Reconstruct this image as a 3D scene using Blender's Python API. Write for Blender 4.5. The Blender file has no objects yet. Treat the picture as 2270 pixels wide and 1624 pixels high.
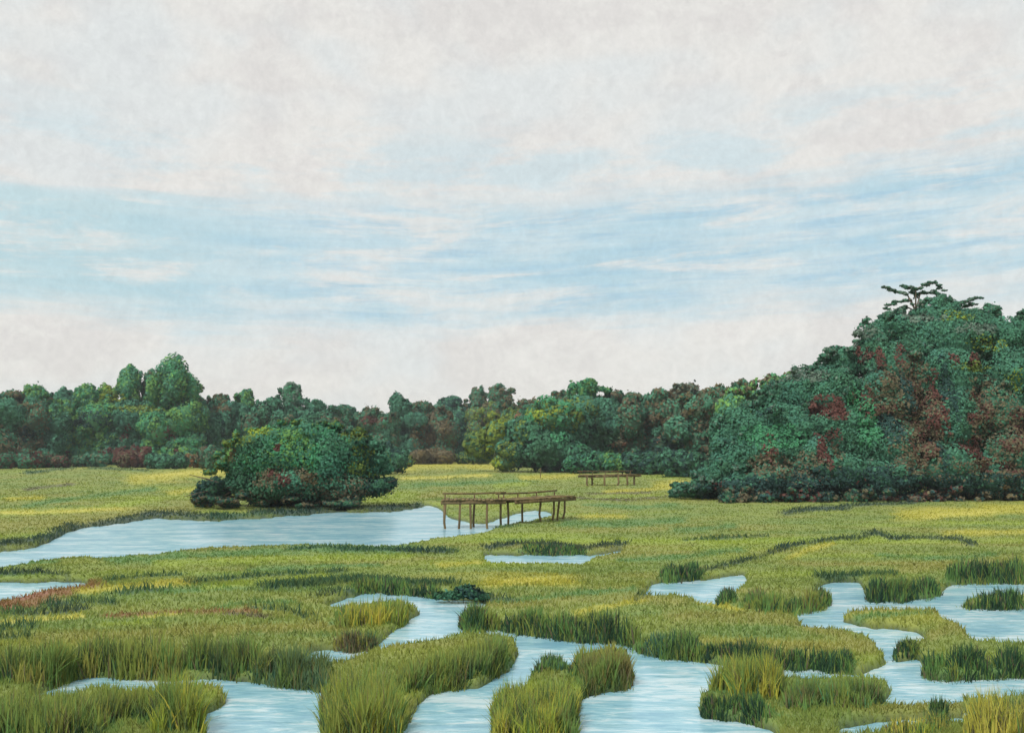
import bpy, math, random
import numpy as np

rng = np.random.default_rng(7)
random.seed(7)
C = bpy.data.collections.new('marsh'); bpy.context.scene.collection.children.link(C)

# ------------------------------------------------------------------ camera geometry (sight lines used to survey the site)
F = 2434.0; CX = 1135.0; CY = 812.0; HOR = 985.0; CAMZ = 4.0
P = math.atan((HOR - CY) / F); SP, CP = math.sin(P), math.cos(P)

def ray(vx, vy):
    x = (np.asarray(vx, float) - CX) / F; z = (CY - np.asarray(vy, float)) / F
    return x, CP - z * SP, SP + z * CP

def ground(vx, vy, z0=0.0):
    x, y, z = ray(vx, vy)
    t = (z0 - CAMZ) / np.minimum(z, -1e-5)
    return x * t, y * t

def at_depth(vx, vy, D):
    x, y, z = ray(vx, vy); t = D / y
    return np.array([x * t, D, CAMZ + z * t])

def project(X, Y, Z):
    Zr = Z - CAMZ
    d = Y * CP + Zr * SP; u = -Y * SP + Zr * CP
    d = np.maximum(d, 1e-3)
    return CX + F * X / d, CY - F * u / d

def dist(vy, z0=0.0): return float(ground(CX, vy, z0)[1])
def px(D): return D / F            # metres per survey unit at distance D

def lin(r, g, b, k=1.0):
    c = np.array([r, g, b]) / 255.0
    return np.where(c <= .04045, c / 12.92, ((c + .055) / 1.055) ** 2.4) * k

# ------------------------------------------------------------------ noise
_tab = np.random.default_rng(3).random((64, 64, 64))
def vnoise(x, y, z=0.0):
    x, y, z = np.broadcast_arrays(np.asarray(x, float), np.asarray(y, float), np.asarray(z, float))
    xi, yi, zi = np.floor(x).astype(int), np.floor(y).astype(int), np.floor(z).astype(int)
    fx, fy, fz = x - xi, y - yi, z - zi
    fx, fy, fz = [f * f * (3 - 2 * f) for f in (fx, fy, fz)]
    r = 0
    for a in (0, 1):
        for b in (0, 1):
            for c in (0, 1):
                w = (fx if a else 1 - fx) * (fy if b else 1 - fy) * (fz if c else 1 - fz)
                r = r + w * _tab[(xi + a) & 63, (yi + b) & 63, (zi + c) & 63]
    return r
def fbm(x, y, z=0.0, o=3):
    r = 0; a = .5; s = 0
    for k in range(o):
        r = r + a * vnoise(x * 2 ** k + 7 * k, y * 2 ** k + 3 * k, np.asarray(z) * 2 ** k); s += a; a *= .55
    return r / s

# ------------------------------------------------------------------ rasters of the ground plan
X0, Y0, S = -500, 985, 2.0
NX, NY = int(3300 / S), int(860 / S)
GXs, GYs = np.meshgrid(X0 + S * (np.arange(NX) + .5), Y0 + S * (np.arange(NY) + .5))

def poly_mask(pts, wob=4.5):
    jx = (fbm(GXs / 22, GYs / 9) - .5) * wob * 3; jy = (fbm(GXs / 22 + 30, GYs / 9 + 9) - .5) * wob
    jx = jx + (vnoise(GXs / 7, GYs / 5, 3.3) - .5) * 9; jy = jy + (vnoise(GXs / 9, GYs / 6, 8.8) - .5) * 4
    x, y = GXs + jx, GYs + jy
    ins = np.zeros(GXs.shape, bool); n = len(pts)
    for i in range(n):
        x1, y1 = pts[i]; x2, y2 = pts[(i + 1) % n]
        if y1 == y2: continue
        c = ((y1 > y) != (y2 > y)) & (x < (x2 - x1) * (y - y1) / (y2 - y1) + x1)
        ins ^= c
    return ins

def blur(a, sy, sx):
    for ax, s in ((0, sy), (1, sx)):
        if s <= 0: continue
        k = np.exp(-.5 * (np.arange(-int(3 * s), int(3 * s) + 1) / s) ** 2); k /= k.sum()
        a = np.apply_along_axis(lambda m: np.convolve(np.pad(m, len(k) // 2, mode='edge'), k, 'valid'), ax, a)
    return a

WATER = [
 [(-400,1240),(0,1224),(61,1217),(112,1202),(150,1180),(190,1170),(272,1161),(326,1151),(374,1151),(476,1156),(578,1151),(646,1144),(749,1136),(817,1136),(861,1135),(919,1129),(945,1121),(972,1124),(988,1146),(1035,1158),(1062,1163),(1100,1154),(1140,1141),(1187,1132),(1228,1138),(1218,1146),(1174,1157),(1120,1165),(1090,1176),(1048,1188),(1007,1191),(953,1200),(902,1210),(817,1213),(749,1212),(629,1210),(442,1220),(340,1232),(245,1239),(170,1239),(68,1249),(0,1266),(-400,1310)],
 [(-300,1292),(0,1293),(68,1297),(112,1291),(153,1292),(187,1294),(180,1307),(119,1308),(68,1324),(0,1337),(-300,1370)],
 [(1072,1229),(1123,1231),(1307,1231),(1381,1221),(1384,1226),(1327,1236),(1290,1254),(1191,1253),(1085,1255)],
 [(720,1349),(766,1333),(817,1316),(878,1323),(919,1324),(987,1334),(1060,1337),(1085,1345),(1060,1358),(1015,1365),(1005,1385),(1031,1401),(1109,1402),(1157,1411),(1174,1414),(1225,1418),(1293,1428),(1320,1431),(1361,1423),(1388,1434),(1412,1448),(1429,1455),(1521,1469),(1542,1469),(1573,1476),(1631,1484),(1627,1499),(1607,1513),(1573,1516),(1585,1547),(1549,1550),(1542,1571),(1552,1591),(1600,1603),(1641,1604),(1688,1617),(1716,1626),(1730,1800),(902,1800),(902,1624),(933,1564),(953,1547),(987,1533),(1028,1533),(1072,1527),(1106,1503),(1137,1489),(1154,1452),(1147,1421),(1089,1414),(1031,1409),(953,1428),(851,1443),(827,1452),(783,1467),(749,1478),(720,1484),(640,1482),(560,1474),(595,1464),(690,1462),(694,1448),(734,1446),(783,1450),(840,1440),(851,1425),(878,1401),(905,1384),(922,1370),(953,1363),(926,1353),(885,1341),(844,1341),(749,1353)],
 [(75,1545),(116,1533),(163,1512),(204,1505),(248,1507),(300,1512),(380,1512),(445,1509),(510,1512),(578,1520),(629,1526),(700,1530),(715,1545),(724,1574),(702,1600),(707,1624),(707,1800),(440,1800),(456,1624),(459,1605),(466,1584),(490,1574),(507,1560),(507,1544),(476,1532),(442,1528),(380,1536),(326,1542),(279,1540),(252,1538),(204,1534),(177,1546),(136,1556),(75,1556)],
 [(1430,1324),(1449,1299),(1498,1291),(1566,1286),(1617,1277),(1646,1274),(1656,1289),(1636,1306),(1628,1319),(1583,1329),(1593,1348),(1552,1343),(1532,1329),(1498,1324)],
 [(1818,1306),(1831,1297),(1879,1294),(1906,1296),(1909,1316),(1920,1336),(1940,1340),(2008,1336),(2073,1328),(2090,1323),(2103,1302),(2141,1295),(2195,1293),(2270,1294),(2700,1290),(2700,1440),(2266,1433),(2212,1430),(2158,1427),(2144,1401),(2120,1387),(2093,1377),(2090,1360),(2069,1357),(1974,1358),(1889,1360),(1858,1374),(1872,1385),(1903,1392),(1940,1399),(2015,1402),(2049,1414),(2042,1428),(2005,1442),(1981,1448),(1974,1455),(1984,1472),(2035,1465),(2039,1506),(2076,1512),(2144,1511),(2270,1506),(2700,1500),(2700,1556),(2270,1554),(2195,1561),(2134,1560),(2127,1571),(2018,1574),(1950,1566),(1974,1550),(1985,1530),(1940,1514),(1892,1512),(1845,1513),(1797,1515),(1767,1513),(1700,1512),(1625,1508),(1625,1486),(1700,1488),(1763,1491),(1804,1486),(1845,1496),(1906,1501),(1940,1488),(1974,1471),(1957,1452),(1950,1438),(1923,1418),(1889,1406),(1855,1401),(1770,1397),(1787,1391),(1773,1376),(1736,1365),(1804,1360),(1838,1352),(1852,1336),(1852,1323),(1824,1314)],
 [(1860,1620),(1920,1608),(2020,1600),(2130,1594),(2128,1616),(2030,1626),(1870,1645)],
 [(2140,1582),(2200,1575),(2280,1578),(2500,1580),(2500,1640),(2290,1622),(2150,1622)],
]
ISLANDS = [
 [(1174,1512),(1190,1490),(1225,1479),(1262,1492),(1280,1478),(1310,1460),(1360,1450),(1405,1450),(1400,1470),(1412,1500),(1409,1531),(1327,1540),(1300,1549),(1286,1624),(1290,1700),(1080,1700),(1086,1624),(1082,1581),(1106,1550),(1123,1547),(1157,1540)],
 [(2113,1347),(2160,1330),(2230,1326),(2290,1322),(2420,1330),(2420,1352),(2200,1355),(2140,1353)],
]
land = np.ones(GXs.shape)
for w in WATER: land[poly_mask(w)] = 0
for w in ISLANDS: land[poly_mask(w)] = 1
# the near creek mud banks outside the surveyed strip are land
# near channels are a little wider than the sight lines over their grassy rims show
er = land.copy()
for sx_ in (-3, 3): er = np.minimum(er, np.roll(land, sx_, 1))
for sy_ in (-2, 1): er = np.minimum(er, np.roll(land, sy_, 0))
land = np.where(GYs > 1290, er, land)
LAND = blur(land, 1.2, 2.0)
def sample(R, vx, vy):
    fx = np.clip((vx - X0) / S - .5, 0, NX - 1.001); fy = np.clip((vy - Y0) / S - .5, 0, NY - 1.001)
    ix, iy = fx.astype(int), fy.astype(int); tx, ty = fx - ix, fy - iy
    if R.ndim == 3: tx, ty = tx[..., None], ty[..., None]
    return (R[iy, ix] * (1 - tx) + R[iy, ix + 1] * tx) * (1 - ty) + (R[iy + 1, ix] * (1 - tx) + R[iy + 1, ix + 1] * tx) * ty

def landness(X, Y):
    X, Y = np.asarray(X, float), np.asarray(Y, float)
    vx, vy = project(X, np.maximum(Y, .5), 0.0)
    m = sample(LAND, vx, vy)
    out = (vx < X0 + 20) | (vx > X0 + NX * S - 20) | (vy > Y0 + NY * S - 8) | (Y < 2)
    return np.where(out, 1.0, m)
def gz(X, Y):
    m = landness(X, Y)
    bump = (fbm(np.asarray(X) * .8, np.asarray(Y) * .8) - .5)
    D = np.hypot(X, Y)
    return (m - .60) * .40 + bump * .10 * m - .25 * (m < .02) 

# ------------------------------------------------------------------ palette of the vegetation
PAL = dict(
 bankdark=(50,84,62), bankdeep=(38,66,56),
 olive=(132,147,74), ochre=(144,146,76), yellow=(182,178,74), straw=(198,192,92), lime=(146,164,66), green=(98,136,76),
 moss=(122,142,72), dark=(56,92,70), deep=(48,74,70), rust=(142,104,72), brown=(116,104,74), teal=(66,110,94), jade=(74,136,98),
 red=(98,68,62), pine=(70,115,93), grey=(118,138,124), umber=(104,98,78), pinkish=(158,116,96))
GT = 1.55     # leaf albedo scale of trees
def lpal(n): return pal(n, GT * (.66 if n in ('lime', 'moss', 'grey', 'rust', 'brown', 'pinkish', 'yellow') else .85 if n in ('red', 'umber', 'jade') else 1))
GM = 1.0    # meadow albedo scale
def pal(n, k=1.0): return lin(*PAL[n], k)

cm = np.empty(GXs.shape + (3,)); 
wx, wy = ground(GXs, np.maximum(GYs, 992)); LD = np.log(np.maximum(wy, 1))
n1 = fbm(wx / 5 + 11, LD * 26, 0.3); n2 = fbm(wx / 2.5 + 40, LD * 50, 5.2); n3 = fbm(wx / 9 + 5, LD * 14, 9.1)
cm[:] = pal('olive')
def mixin(a, c): 
    global cm
    a = np.clip(a, 0, 1)[..., None]; cm = cm * (1 - a) + c * a
mixin((n1 - .48) * 5 * .8, pal('ochre')); mixin((n2 - .54) * 6 * .7, pal('moss')); mixin((n3 - .57) * 6 * .7, pal('lime')); mixin((.38 - n1) * 6 * .6, pal('green')); mixin((.34 - n3) * 5 * .5, pal('yellow'))
hm = np.ones(GXs.shape)
STROKES = [
 ('yellow',20,[(300,1066),(400,1055),(510,1046)]),('straw',7,[(330,1058),(500,1044)]),('lime',14,[(-300,1150),(0,1142),(200,1136),(340,1112)]),
 ('straw',8,[(0,1143),(200,1137),(300,1133)]),('green',9,[(60,1124),(200,1104),(340,1088)]),('ochre',26,[(-300,1190),(0,1172),(150,1165),(420,1130)]),
 ('umber',6,[(60,1088),(160,1076)]),('dark',5,[(60,1050),(160,1038),(240,1022)]),('dark',4,[(200,1038),(330,1045)]),('yellow',10,[(380,1096),(450,1090)]),
 ('deep',12,[(-300,1225),(0,1213),(60,1208),(120,1193),(160,1174),(280,1157),(330,1146),(400,1146),(480,1150)]),('dark',9,[(480,1150),(600,1143),(700,1138)]),
 ('deep',10,[(560,1140),(660,1138),(760,1131),(860,1130),(930,1124)]),
 ('yellow',18,[(890,1038),(980,1030),(1090,1036)]),('straw',6,[(890,1064),(980,1060),(1080,1056)]),('green',10,[(890,1080),(1000,1076),(1180,1066)]),
 ('yellow',10,[(1160,1062),(1270,1056)]),('yellow',14,[(1460,1078),(1560,1086)]),('straw',8,[(1490,1070),(1570,1078)]),('yellow',7,[(1340,1094),(1500,1086)]),
 ('umber',4,[(1250,1106),(1380,1114),(1530,1100)]),('umber',3,[(1300,1098),(1440,1096)]),('yellow',10,[(1290,1152),(1380,1150)]),('green',16,[(1260,1168),(1400,1168),(1510,1160)]),
 ('green',20,[(250,1250),(450,1240),(650,1228),(900,1226)]),('lime',16,[(350,1262),(600,1250),(900,1244)]),('dark',9,[(740,1226),(860,1228),(1000,1232)]),('deep',5,[(880,1228),(980,1234)]),
 ('deep',8,[(1085,1222),(1150,1214),(1230,1217),(1300,1222),(1350,1216),(1385,1213)]),('dark',6,[(1090,1175),(1130,1174)]),('yellow',22,[(1090,1306),(1160,1298),(1260,1300)]),('straw',9,[(1120,1304),(1190,1300)]),
 ('deep',6,[(-200,1284),(0,1282),(110,1279),(150,1286)]),('rust',24,[(-200,1394),(0,1356),(80,1334),(200,1311)]),('rust',18,[(0,1366),(110,1345)]),('pinkish',7,[(40,1340),(110,1326)]),
 ('yellow',13,[(180,1324),(300,1312),(410,1304)]),('straw',9,[(340,1310),(410,1303)]),('dark',4,[(240,1298),(320,1287),(400,1284)]),('dark',5,[(415,1303),(480,1296),(620,1284)]),
 ('dark',9,[(270,1328),(320,1321),(372,1320)]),('green',10,[(370,1326),(500,1316)]),('dark',8,[(100,1355),(170,1348),(250,1350)]),('deep',7,[(-200,1380),(0,1378),(90,1374),(190,1362)]),
 ('straw',9,[(0,1398),(80,1390),(180,1380)]),('dark',8,[(0,1412),(70,1404)]),('dark',13,[(590,1313),(720,1304),(800,1296),(900,1302),(1000,1306)]),('lime',11,[(460,1318),(600,1296),(720,1286)]),
 ('deep',4,[(690,1337),(740,1326),(790,1318)]),('green',8,[(480,1362),(560,1346),(650,1350)]),('dark',5,[(560,1362),(640,1368),(700,1392)]),('rust',8,[(230,1382),(380,1372),(560,1370)]),('straw',4,[(310,1385),(400,1378)]),
 ('lime',8,[(230,1398),(330,1396)]),('ochre',26,[(100,1440),(300,1425),(600,1410),(760,1405)]),('umber',7,[(500,1378),(600,1382)]),
 ('deep',10,[(1745,1143),(1800,1134),(1870,1130)]),('deep',6,[(1870,1126),(2000,1120),(2060,1112)]),('deep',6,[(1840,1108),(1960,1106),(2080,1100)]),
 ('deep',8,[(1498,1292),(1560,1275),(1640,1256),(1700,1238),(1740,1226)]),('deep',7,[(1740,1222),(1800,1210),(1870,1202),(1900,1203),(1940,1186),(1975,1202),(2050,1199),(2120,1200),(2155,1215)]),
 ('green',12,[(1500,1184),(1620,1172)]),('yellow',24,[(2010,1148),(2120,1140),(2270,1130)]),('straw',9,[(2060,1150),(2200,1140)]),('yellow',9,[(1750,1246),(1800,1226),(1840,1214)]),
 ('moss',10,[(1700,1160),(1850,1158),(1980,1154)]),('dark',10,[(1820,1290),(1900,1284),(1980,1282)]),('yellow',12,[(2100,1190),(2270,1185)]),('ochre',14,[(1860,1368),(1970,1362),(2090,1366)]),
 ('green',11,[(1900,1384),(1980,1378),(2060,1372)]),('ochre',22,[(2060,1430),(2120,1400),(2140,1420)]),('ochre',22,[(1500,1380),(1700,1378),(1850,1420),(1930,1450)]),
 ('ochre',20,[(1400,1340),(1500,1350)]),('yellow',10,[(1560,1350),(1640,1365)]),('ochre',16,[(1900,1590),(2000,1585),(2130,1585)]),('deep',7,[(1950,1558),(2000,1540),(2060,1545)]),('red',3,[(1995,1534),(2060,1546)]),
 ('green',9,[(560,1275),(700,1268),(840,1262)]),('dark',5,[(640,1282),(760,1276)]),('yellow',9,[(980,1262),(1060,1258)]),('green',12,[(1380,1250),(1500,1246),(1640,1228)]),('green',10,[(1100,1345),(1250,1335),(1400,1318)]),
 ('moss',14,[(1180,1270),(1320,1276),(1460,1268)]),('dark',5,[(1520,1206),(1600,1200),(1700,1196)]),('green',9,[(1950,1240),(2080,1248),(2200,1240)]),('ochre',16,[(2000,1270),(2120,1262),(2230,1250)]),('lime',10,[(1560,1216),(1660,1210)]),
 ('green',10,[(0,1260),(120,1254)]),('dark',5,[(640,1226),(740,1220)]),('green',14,[(760,1345),(900,1340)]),('dark',6,[(1400,1348),(1430,1330),(1450,1326)]),('deep',5,[(1000,1340),(1070,1338),(1140,1342)]),('yellow',8,[(20,1110),(90,1108)]),
 ('green',8,[(1300,1124),(1420,1130),(1500,1122)]),('lime',9,[(1100,1080),(1160,1076)]),('ochre',12,[(940,1105),(980,1098)]),('dark',7,[(-100,1440),(0,1432),(60,1428)]),('green',9,[(0,1375),(110,1360)]),('moss',12,[(560,1395),(640,1388)]),
 ('ochre',14,[(470,1545),(500,1560)]),('pinkish',4,[(470,1590),(500,1578)]),('yellow',12,[(1280,1375),(1420,1345)]),
]
YG = [('olive',3),('lime',2),('yellow',2),('green',2)]; DK = [('bankdark',5),('bankdeep',2),('green',3),('moss',1),('olive',1)]; MX = [('olive',3),('green',3),('bankdark',2),('ochre',1),('moss',2)]
GN = [('green',4),('bankdark',3),('teal',1),('moss',2)]; DRY = [('straw',3),('yellow',3),('ochre',3),('lime',1)]; BR = [('umber',3),('dark',2),('ochre',2),('brown',2)]
near = 'tall grass clumps standing in the near creek'
CL = [
 ('tall mixed green grass filling the bottom left corner', [(-60,1660),(60,1655),(150,1655),(240,1650)], 38, 84, 2600, MX+[('moss',2)], near),
 ('olive grass hummock between bottom left corner and the tallest clump', [(200,1620),(260,1615),(345,1620)], 26, 70, 1300, MX, near),
 ('tallest yellow green grass clump left of the lower left pool', [(335,1640),(390,1648),(450,1640)], 40, 116, 1900, YG, near),
 ('broad yellow green grass clump spiking up at bottom centre left', [(712,1650),(780,1660),(890,1645)], 60, 128, 3400, YG+[('ochre',2)], near),
 ('green grass on the spit reaching right towards the central channel', [(880,1560),(950,1530),(1030,1520),(1120,1490)], 28, 70, 2400, [('green',3),('dark',3),('ochre',3),('olive',2)], near),
 ('vivid green tuft at the right end of the central spit', [(1060,1500),(1130,1480)], 16, 62, 800, GN, near),
 ('grass islet clump of long yellow blades at bottom centre', [(1092,1650),(1180,1660),(1280,1650)], 62, 92, 3300, YG+[('dark',1),('brown',1)], near),
 ('dark brownish grass hook on the islet right end', [(1290,1540),(1340,1532),(1405,1524)], 22, 70, 1500, BR, near),
 ('ochre grass arch over the middle of the islet', [(1262,1520),(1310,1500),(1370,1480)], 16, 48, 900, [('ochre',3),('olive',3),('yellow',1)], near),
 ('small blue green tuft on the islet left shoulder', [(1178,1512),(1215,1500),(1258,1500)], 10, 34, 600, [('teal',3),('green',2)], near),
 ('yellow topped grass clump standing right of the widest pool', [(1575,1560),(1640,1560),(1740,1560)], 22, 86, 2400, YG+[('yellow',2)], near),
 ('dark low grass skirt under the yellow topped clump', [(1552,1590),(1650,1598),(1730,1612)], 12, 42, 1300, DK, near),
 ('bright green grass bank right of the yellow topped clump', [(1740,1590),(1830,1590),(1960,1580)], 22, 66, 1900, [('green',4),('jade',2),('moss',2),('umber',1)], near),
 ('dry straw coloured reeds in the bottom right corner', [(2140,1650),(2220,1650),(2340,1640)], 40, 95, 1900, DRY+[('umber',1)], near),
 ('low straw tufts at the bottom edge left of the corner reeds', [(1960,1650),(2040,1650),(2110,1640)], 20, 45, 900, DRY, near),
 ('small green tuft alone on the ochre bar near bottom right', [(2065,1590),(2100,1592)], 5, 40, 260, GN, near),
 ('blackish green clump jutting into the channel from the middle bank', [(1018,1398),(1060,1402),(1110,1404)], 12, 46, 1200, DK, None),
 ('dark upright grass bank left half above the central channel', [(1110,1408),(1190,1412),(1290,1428)], 12, 50, 1500, DK+[('olive',1)], None),
 ('dark peaked grass bank right half above the central channel', [(1280,1428),(1340,1424),(1425,1446)], 14, 58, 1500, DK+[('green',1)], None),
 ('green grass tuft beside the channel bend at middle right', [(1425,1456),(1500,1462),(1560,1466)], 12, 52, 1100, GN, None),
 ('long dark grass edge under the ochre flat at right', [(1560,1472),(1660,1482),(1780,1490),(1890,1492)], 12, 48, 2100, DK, None),
 ('dark tuft leaning at the foot of the small upper right pool', [(1590,1348),(1632,1343)], 8, 34, 900, DK+[('umber',1)], None),
 ('mixed spiky grass bank between the two upper right pools', [(1650,1360),(1740,1364),(1840,1350)], 14, 44, 1600, MX+[('umber',1)], None),
 ('rounded dark green clump overhanging the far right pool', [(1914,1332),(2000,1336),(2088,1324)], 12, 40, 1600, DK, None),
 ('dark thicket of grass rising at the right edge above the pool', [(2096,1300),(2180,1292),(2290,1290)], 12, 48, 1500, DK+[('olive',1)], None),
 ('wide dark low islet in the far right pool', [(2125,1352),(2200,1352),(2330,1350)], 8, 38, 900, DK, None),
 ('dense dark green grass wall at right edge above the lower channel', [(2042,1508),(2120,1510),(2300,1506)], 18, 52, 2300, DK+[('green',2)], None),
 ('thin dark strand tapering into the lower right channel', [(1978,1458),(2036,1462)], 6, 26, 800, DK, None),
 ('olive and dark grass rim at the left edge above the sliver pool', [(-60,1532),(60,1532),(120,1522),(175,1502)], 18, 84, 2300, MX, None),
 ('spiky dark and olive grass rim left of centre above the sliver pool', [(170,1500),(290,1502),(400,1502)], 16, 80, 2000, MX+[('deep',1)], None),
 ('green rim of grass above the lower left pool', [(400,1500),(480,1502),(590,1510)], 14, 80, 1900, [('green',3),('dark',3),('olive',2)], None),
 ('blue green bushy grass at the head of the lower left pool', [(590,1522),(660,1528),(730,1528)], 20, 78, 2000, [('teal',3),('dark',3),('green',1)], None),
 ('yellow and green tuft between the two arms of the upper channel', [(745,1400),(820,1398),(905,1382)], 20, 50, 1500, YG+[('moss',2)], None),
 ('brown spiky stems along the narrow side channel', [(740,1450),(800,1450),(845,1436)], 10, 40, 800, BR, None),
 ('teal grass fringe on the far side of the narrow side channel', [(590,1474),(680,1478),(760,1478)], 8, 32, 700, GN, None),
 ('dark tuft above the small upper right pool left end', [(1465,1290),(1510,1288),(1560,1282)], 6, 34, 600, DK, None),
 ('long low dark grass bar left of the round shrub', [(780,1316),(880,1318),(985,1326)], 7, 26, 1000, DK+[('green',2)], None),
 ('small dark clump overhanging the pool below the boardwalk', [(1150,1228),(1230,1229),(1300,1230)], 4, 16, 900, DK, None),
]
STROKES += [('green', dep * .8, [(x, y - dep * .25) for x, y in base]) for lab, base, dep, hp, n, mix, g in CL if mix[0][0] != 'straw']  # darker green strokes paint the shade under the clumps into the meadow colour
for name, wd, pts in STROKES:
    pa = np.array(pts, float); mg = wd * 4 + 12
    c0, c1 = [int(np.clip((v - X0) / S, 0, NX)) for v in (pa[:, 0].min() - mg, pa[:, 0].max() + mg)]
    r0, r1 = [int(np.clip((v - Y0) / S, 0, NY)) for v in (pa[:, 1].min() - mg, pa[:, 1].max() + mg)]
    gx_, gy_ = GXs[r0:r1, c0:c1], GYs[r0:r1, c0:c1]; dmin = np.full(gx_.shape, 1e9)
    for (x1, y1), (x2, y2) in zip(pts[:-1], pts[1:]):
        dx, dy = x2 - x1, y2 - y1; L = dx * dx + dy * dy + 1e-6
        t = np.clip(((gx_ - x1) * dx + (gy_ - y1) * dy) / L, 0, 1)
        dmin = np.minimum(dmin, np.hypot((gx_ - x1 - t * dx) * .45, gy_ - y1 - t * dy))
    a = np.clip(1.25 - dmin / (wd * .62) + (fbm(gx_ / 30 + wd, gy_ / 5, wd) - .5) * 1.5, 0, 1)
    aa = a[..., None] * .92; cm[r0:r1, c0:c1] = cm[r0:r1, c0:c1] * (1 - aa) + pal(name) * aa
    if name in ('dark', 'deep'): hm[r0:r1, c0:c1] += a * 1.1
cm = cm * GM
def meadow(X, Y, jit=1.0):
    vx, vy = project(X, np.maximum(Y, .5), 0.0)
    vx = vx + rng.normal(0, 9 * jit, vx.shape); vy = vy + rng.normal(0, 1.6 * jit, vx.shape)
    return sample(cm, vx, vy), sample(hm, vx, vy)

# ------------------------------------------------------------------ materials
def mat(name): 
    m = bpy.data.materials.new(name); m.use_nodes = True
    nt = m.node_tree; b = nt.nodes['Principled BSDF']; return m, nt, b
def N(nt, t, **k):
    n = nt.nodes.new(t)
    for a, v in k.items(): setattr(n, a, v)
    return n
def leafy(name, transl=.25, rough=.7, scale=3.0, amp=.25, up=0.0, out=0.0):
    m, nt, b = mat(name); L = nt.links.new
    ge = N(nt, 'ShaderNodeNewGeometry'); nm = N(nt, 'ShaderNodeVectorMath', operation='SCALE'); L(ge.outputs['Normal'], nm.inputs[0]); nm.inputs['Scale'].default_value = 1 - up - out
    ad = N(nt, 'ShaderNodeVectorMath', operation='ADD'); L(nm.outputs[0], ad.inputs[0])
    if out:
        an = N(nt, 'ShaderNodeAttribute', attribute_name='bend'); sn = N(nt, 'ShaderNodeVectorMath', operation='SCALE'); L(an.outputs['Vector'], sn.inputs[0]); sn.inputs['Scale'].default_value = out; L(sn.outputs[0], ad.inputs[1])
    else: ad.inputs[1].default_value = (0, 0, up)
    no_ = N(nt, 'ShaderNodeVectorMath', operation='NORMALIZE'); L(ad.outputs[0], no_.inputs[0]); NRM = no_.outputs[0]; L(NRM, b.inputs['Normal'])
    at = N(nt, 'ShaderNodeAttribute', attribute_name='hue'); tc = N(nt, 'ShaderNodeTexCoord')
    no = N(nt, 'ShaderNodeTexNoise'); no.inputs['Scale'].default_value = scale; no.inputs['Detail'].default_value = 4
    L(tc.outputs['Object'], no.inputs['Vector'])
    mr = N(nt, 'ShaderNodeMapRange'); mr.inputs[1].default_value = .3; mr.inputs[2].default_value = .7; mr.inputs[3].default_value = 1 - amp; mr.inputs[4].default_value = 1 + amp
    L(no.outputs[0], mr.inputs[0])
    vm = N(nt, 'ShaderNodeVectorMath', operation='SCALE'); L(at.outputs['Color'], vm.inputs[0]); L(mr.outputs[0], vm.inputs['Scale'])
    L(vm.outputs[0], b.inputs['Base Color']); b.inputs['Roughness'].default_value = rough; b.inputs['Specular IOR Level'].default_value = .06
    tr = N(nt, 'ShaderNodeBsdfTranslucent'); L(vm.outputs[0], tr.inputs['Color'])
    mx = N(nt, 'ShaderNodeMixShader'); mx.inputs[0].default_value = transl
    L(b.outputs[0], mx.inputs[1]); L(tr.outputs[0], mx.inputs[2]); L(mx.outputs[0], nt.nodes['Material Output'].inputs['Surface'])
    return m
M_leaf = leafy('foliage', .25, .9, .3, .2, out=.72)
M_grass = leafy('grass_blades', .42, .8, .8, .07, up=.6)

def ground_mat():
    m, nt, b = mat('marsh_soil'); L = nt.links.new
    at = N(nt, 'ShaderNodeAttribute', attribute_name='hue'); tc = N(nt, 'ShaderNodeTexCoord')
    no = N(nt, 'ShaderNodeTexNoise'); no.inputs['Scale'].default_value = 2.2; no.inputs['Detail'].default_value = 9; no.inputs['Roughness'].default_value = .7
    mp = N(nt, 'ShaderNodeMapping'); mp.inputs['Scale'].default_value = (1, .55, 1); L(tc.outputs['Object'], mp.inputs[0]); L(mp.outputs[0], no.inputs['Vector'])
    mr = N(nt, 'ShaderNodeMapRange'); mr.inputs[1].default_value = .3; mr.inputs[2].default_value = .7; mr.inputs[3].default_value = .82; mr.inputs[4].default_value = 1.1
    L(no.outputs[0], mr.inputs[0])
    vm = N(nt, 'ShaderNodeVectorMath', operation='SCALE'); L(at.outputs['Color'], vm.inputs[0]); L(mr.outputs[0], vm.inputs['Scale'])
    L(vm.outputs[0], b.inputs['Base Color']); b.inputs['Roughness'].default_value = .9
    bp = N(nt, 'ShaderNodeBump'); bp.inputs['Strength'].default_value = .5; bp.inputs['Distance'].default_value = .1; L(no.outputs[0], bp.inputs['Height']); L(bp.outputs[0], b.inputs['Normal'])
    return m
M_ground = ground_mat()

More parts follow.
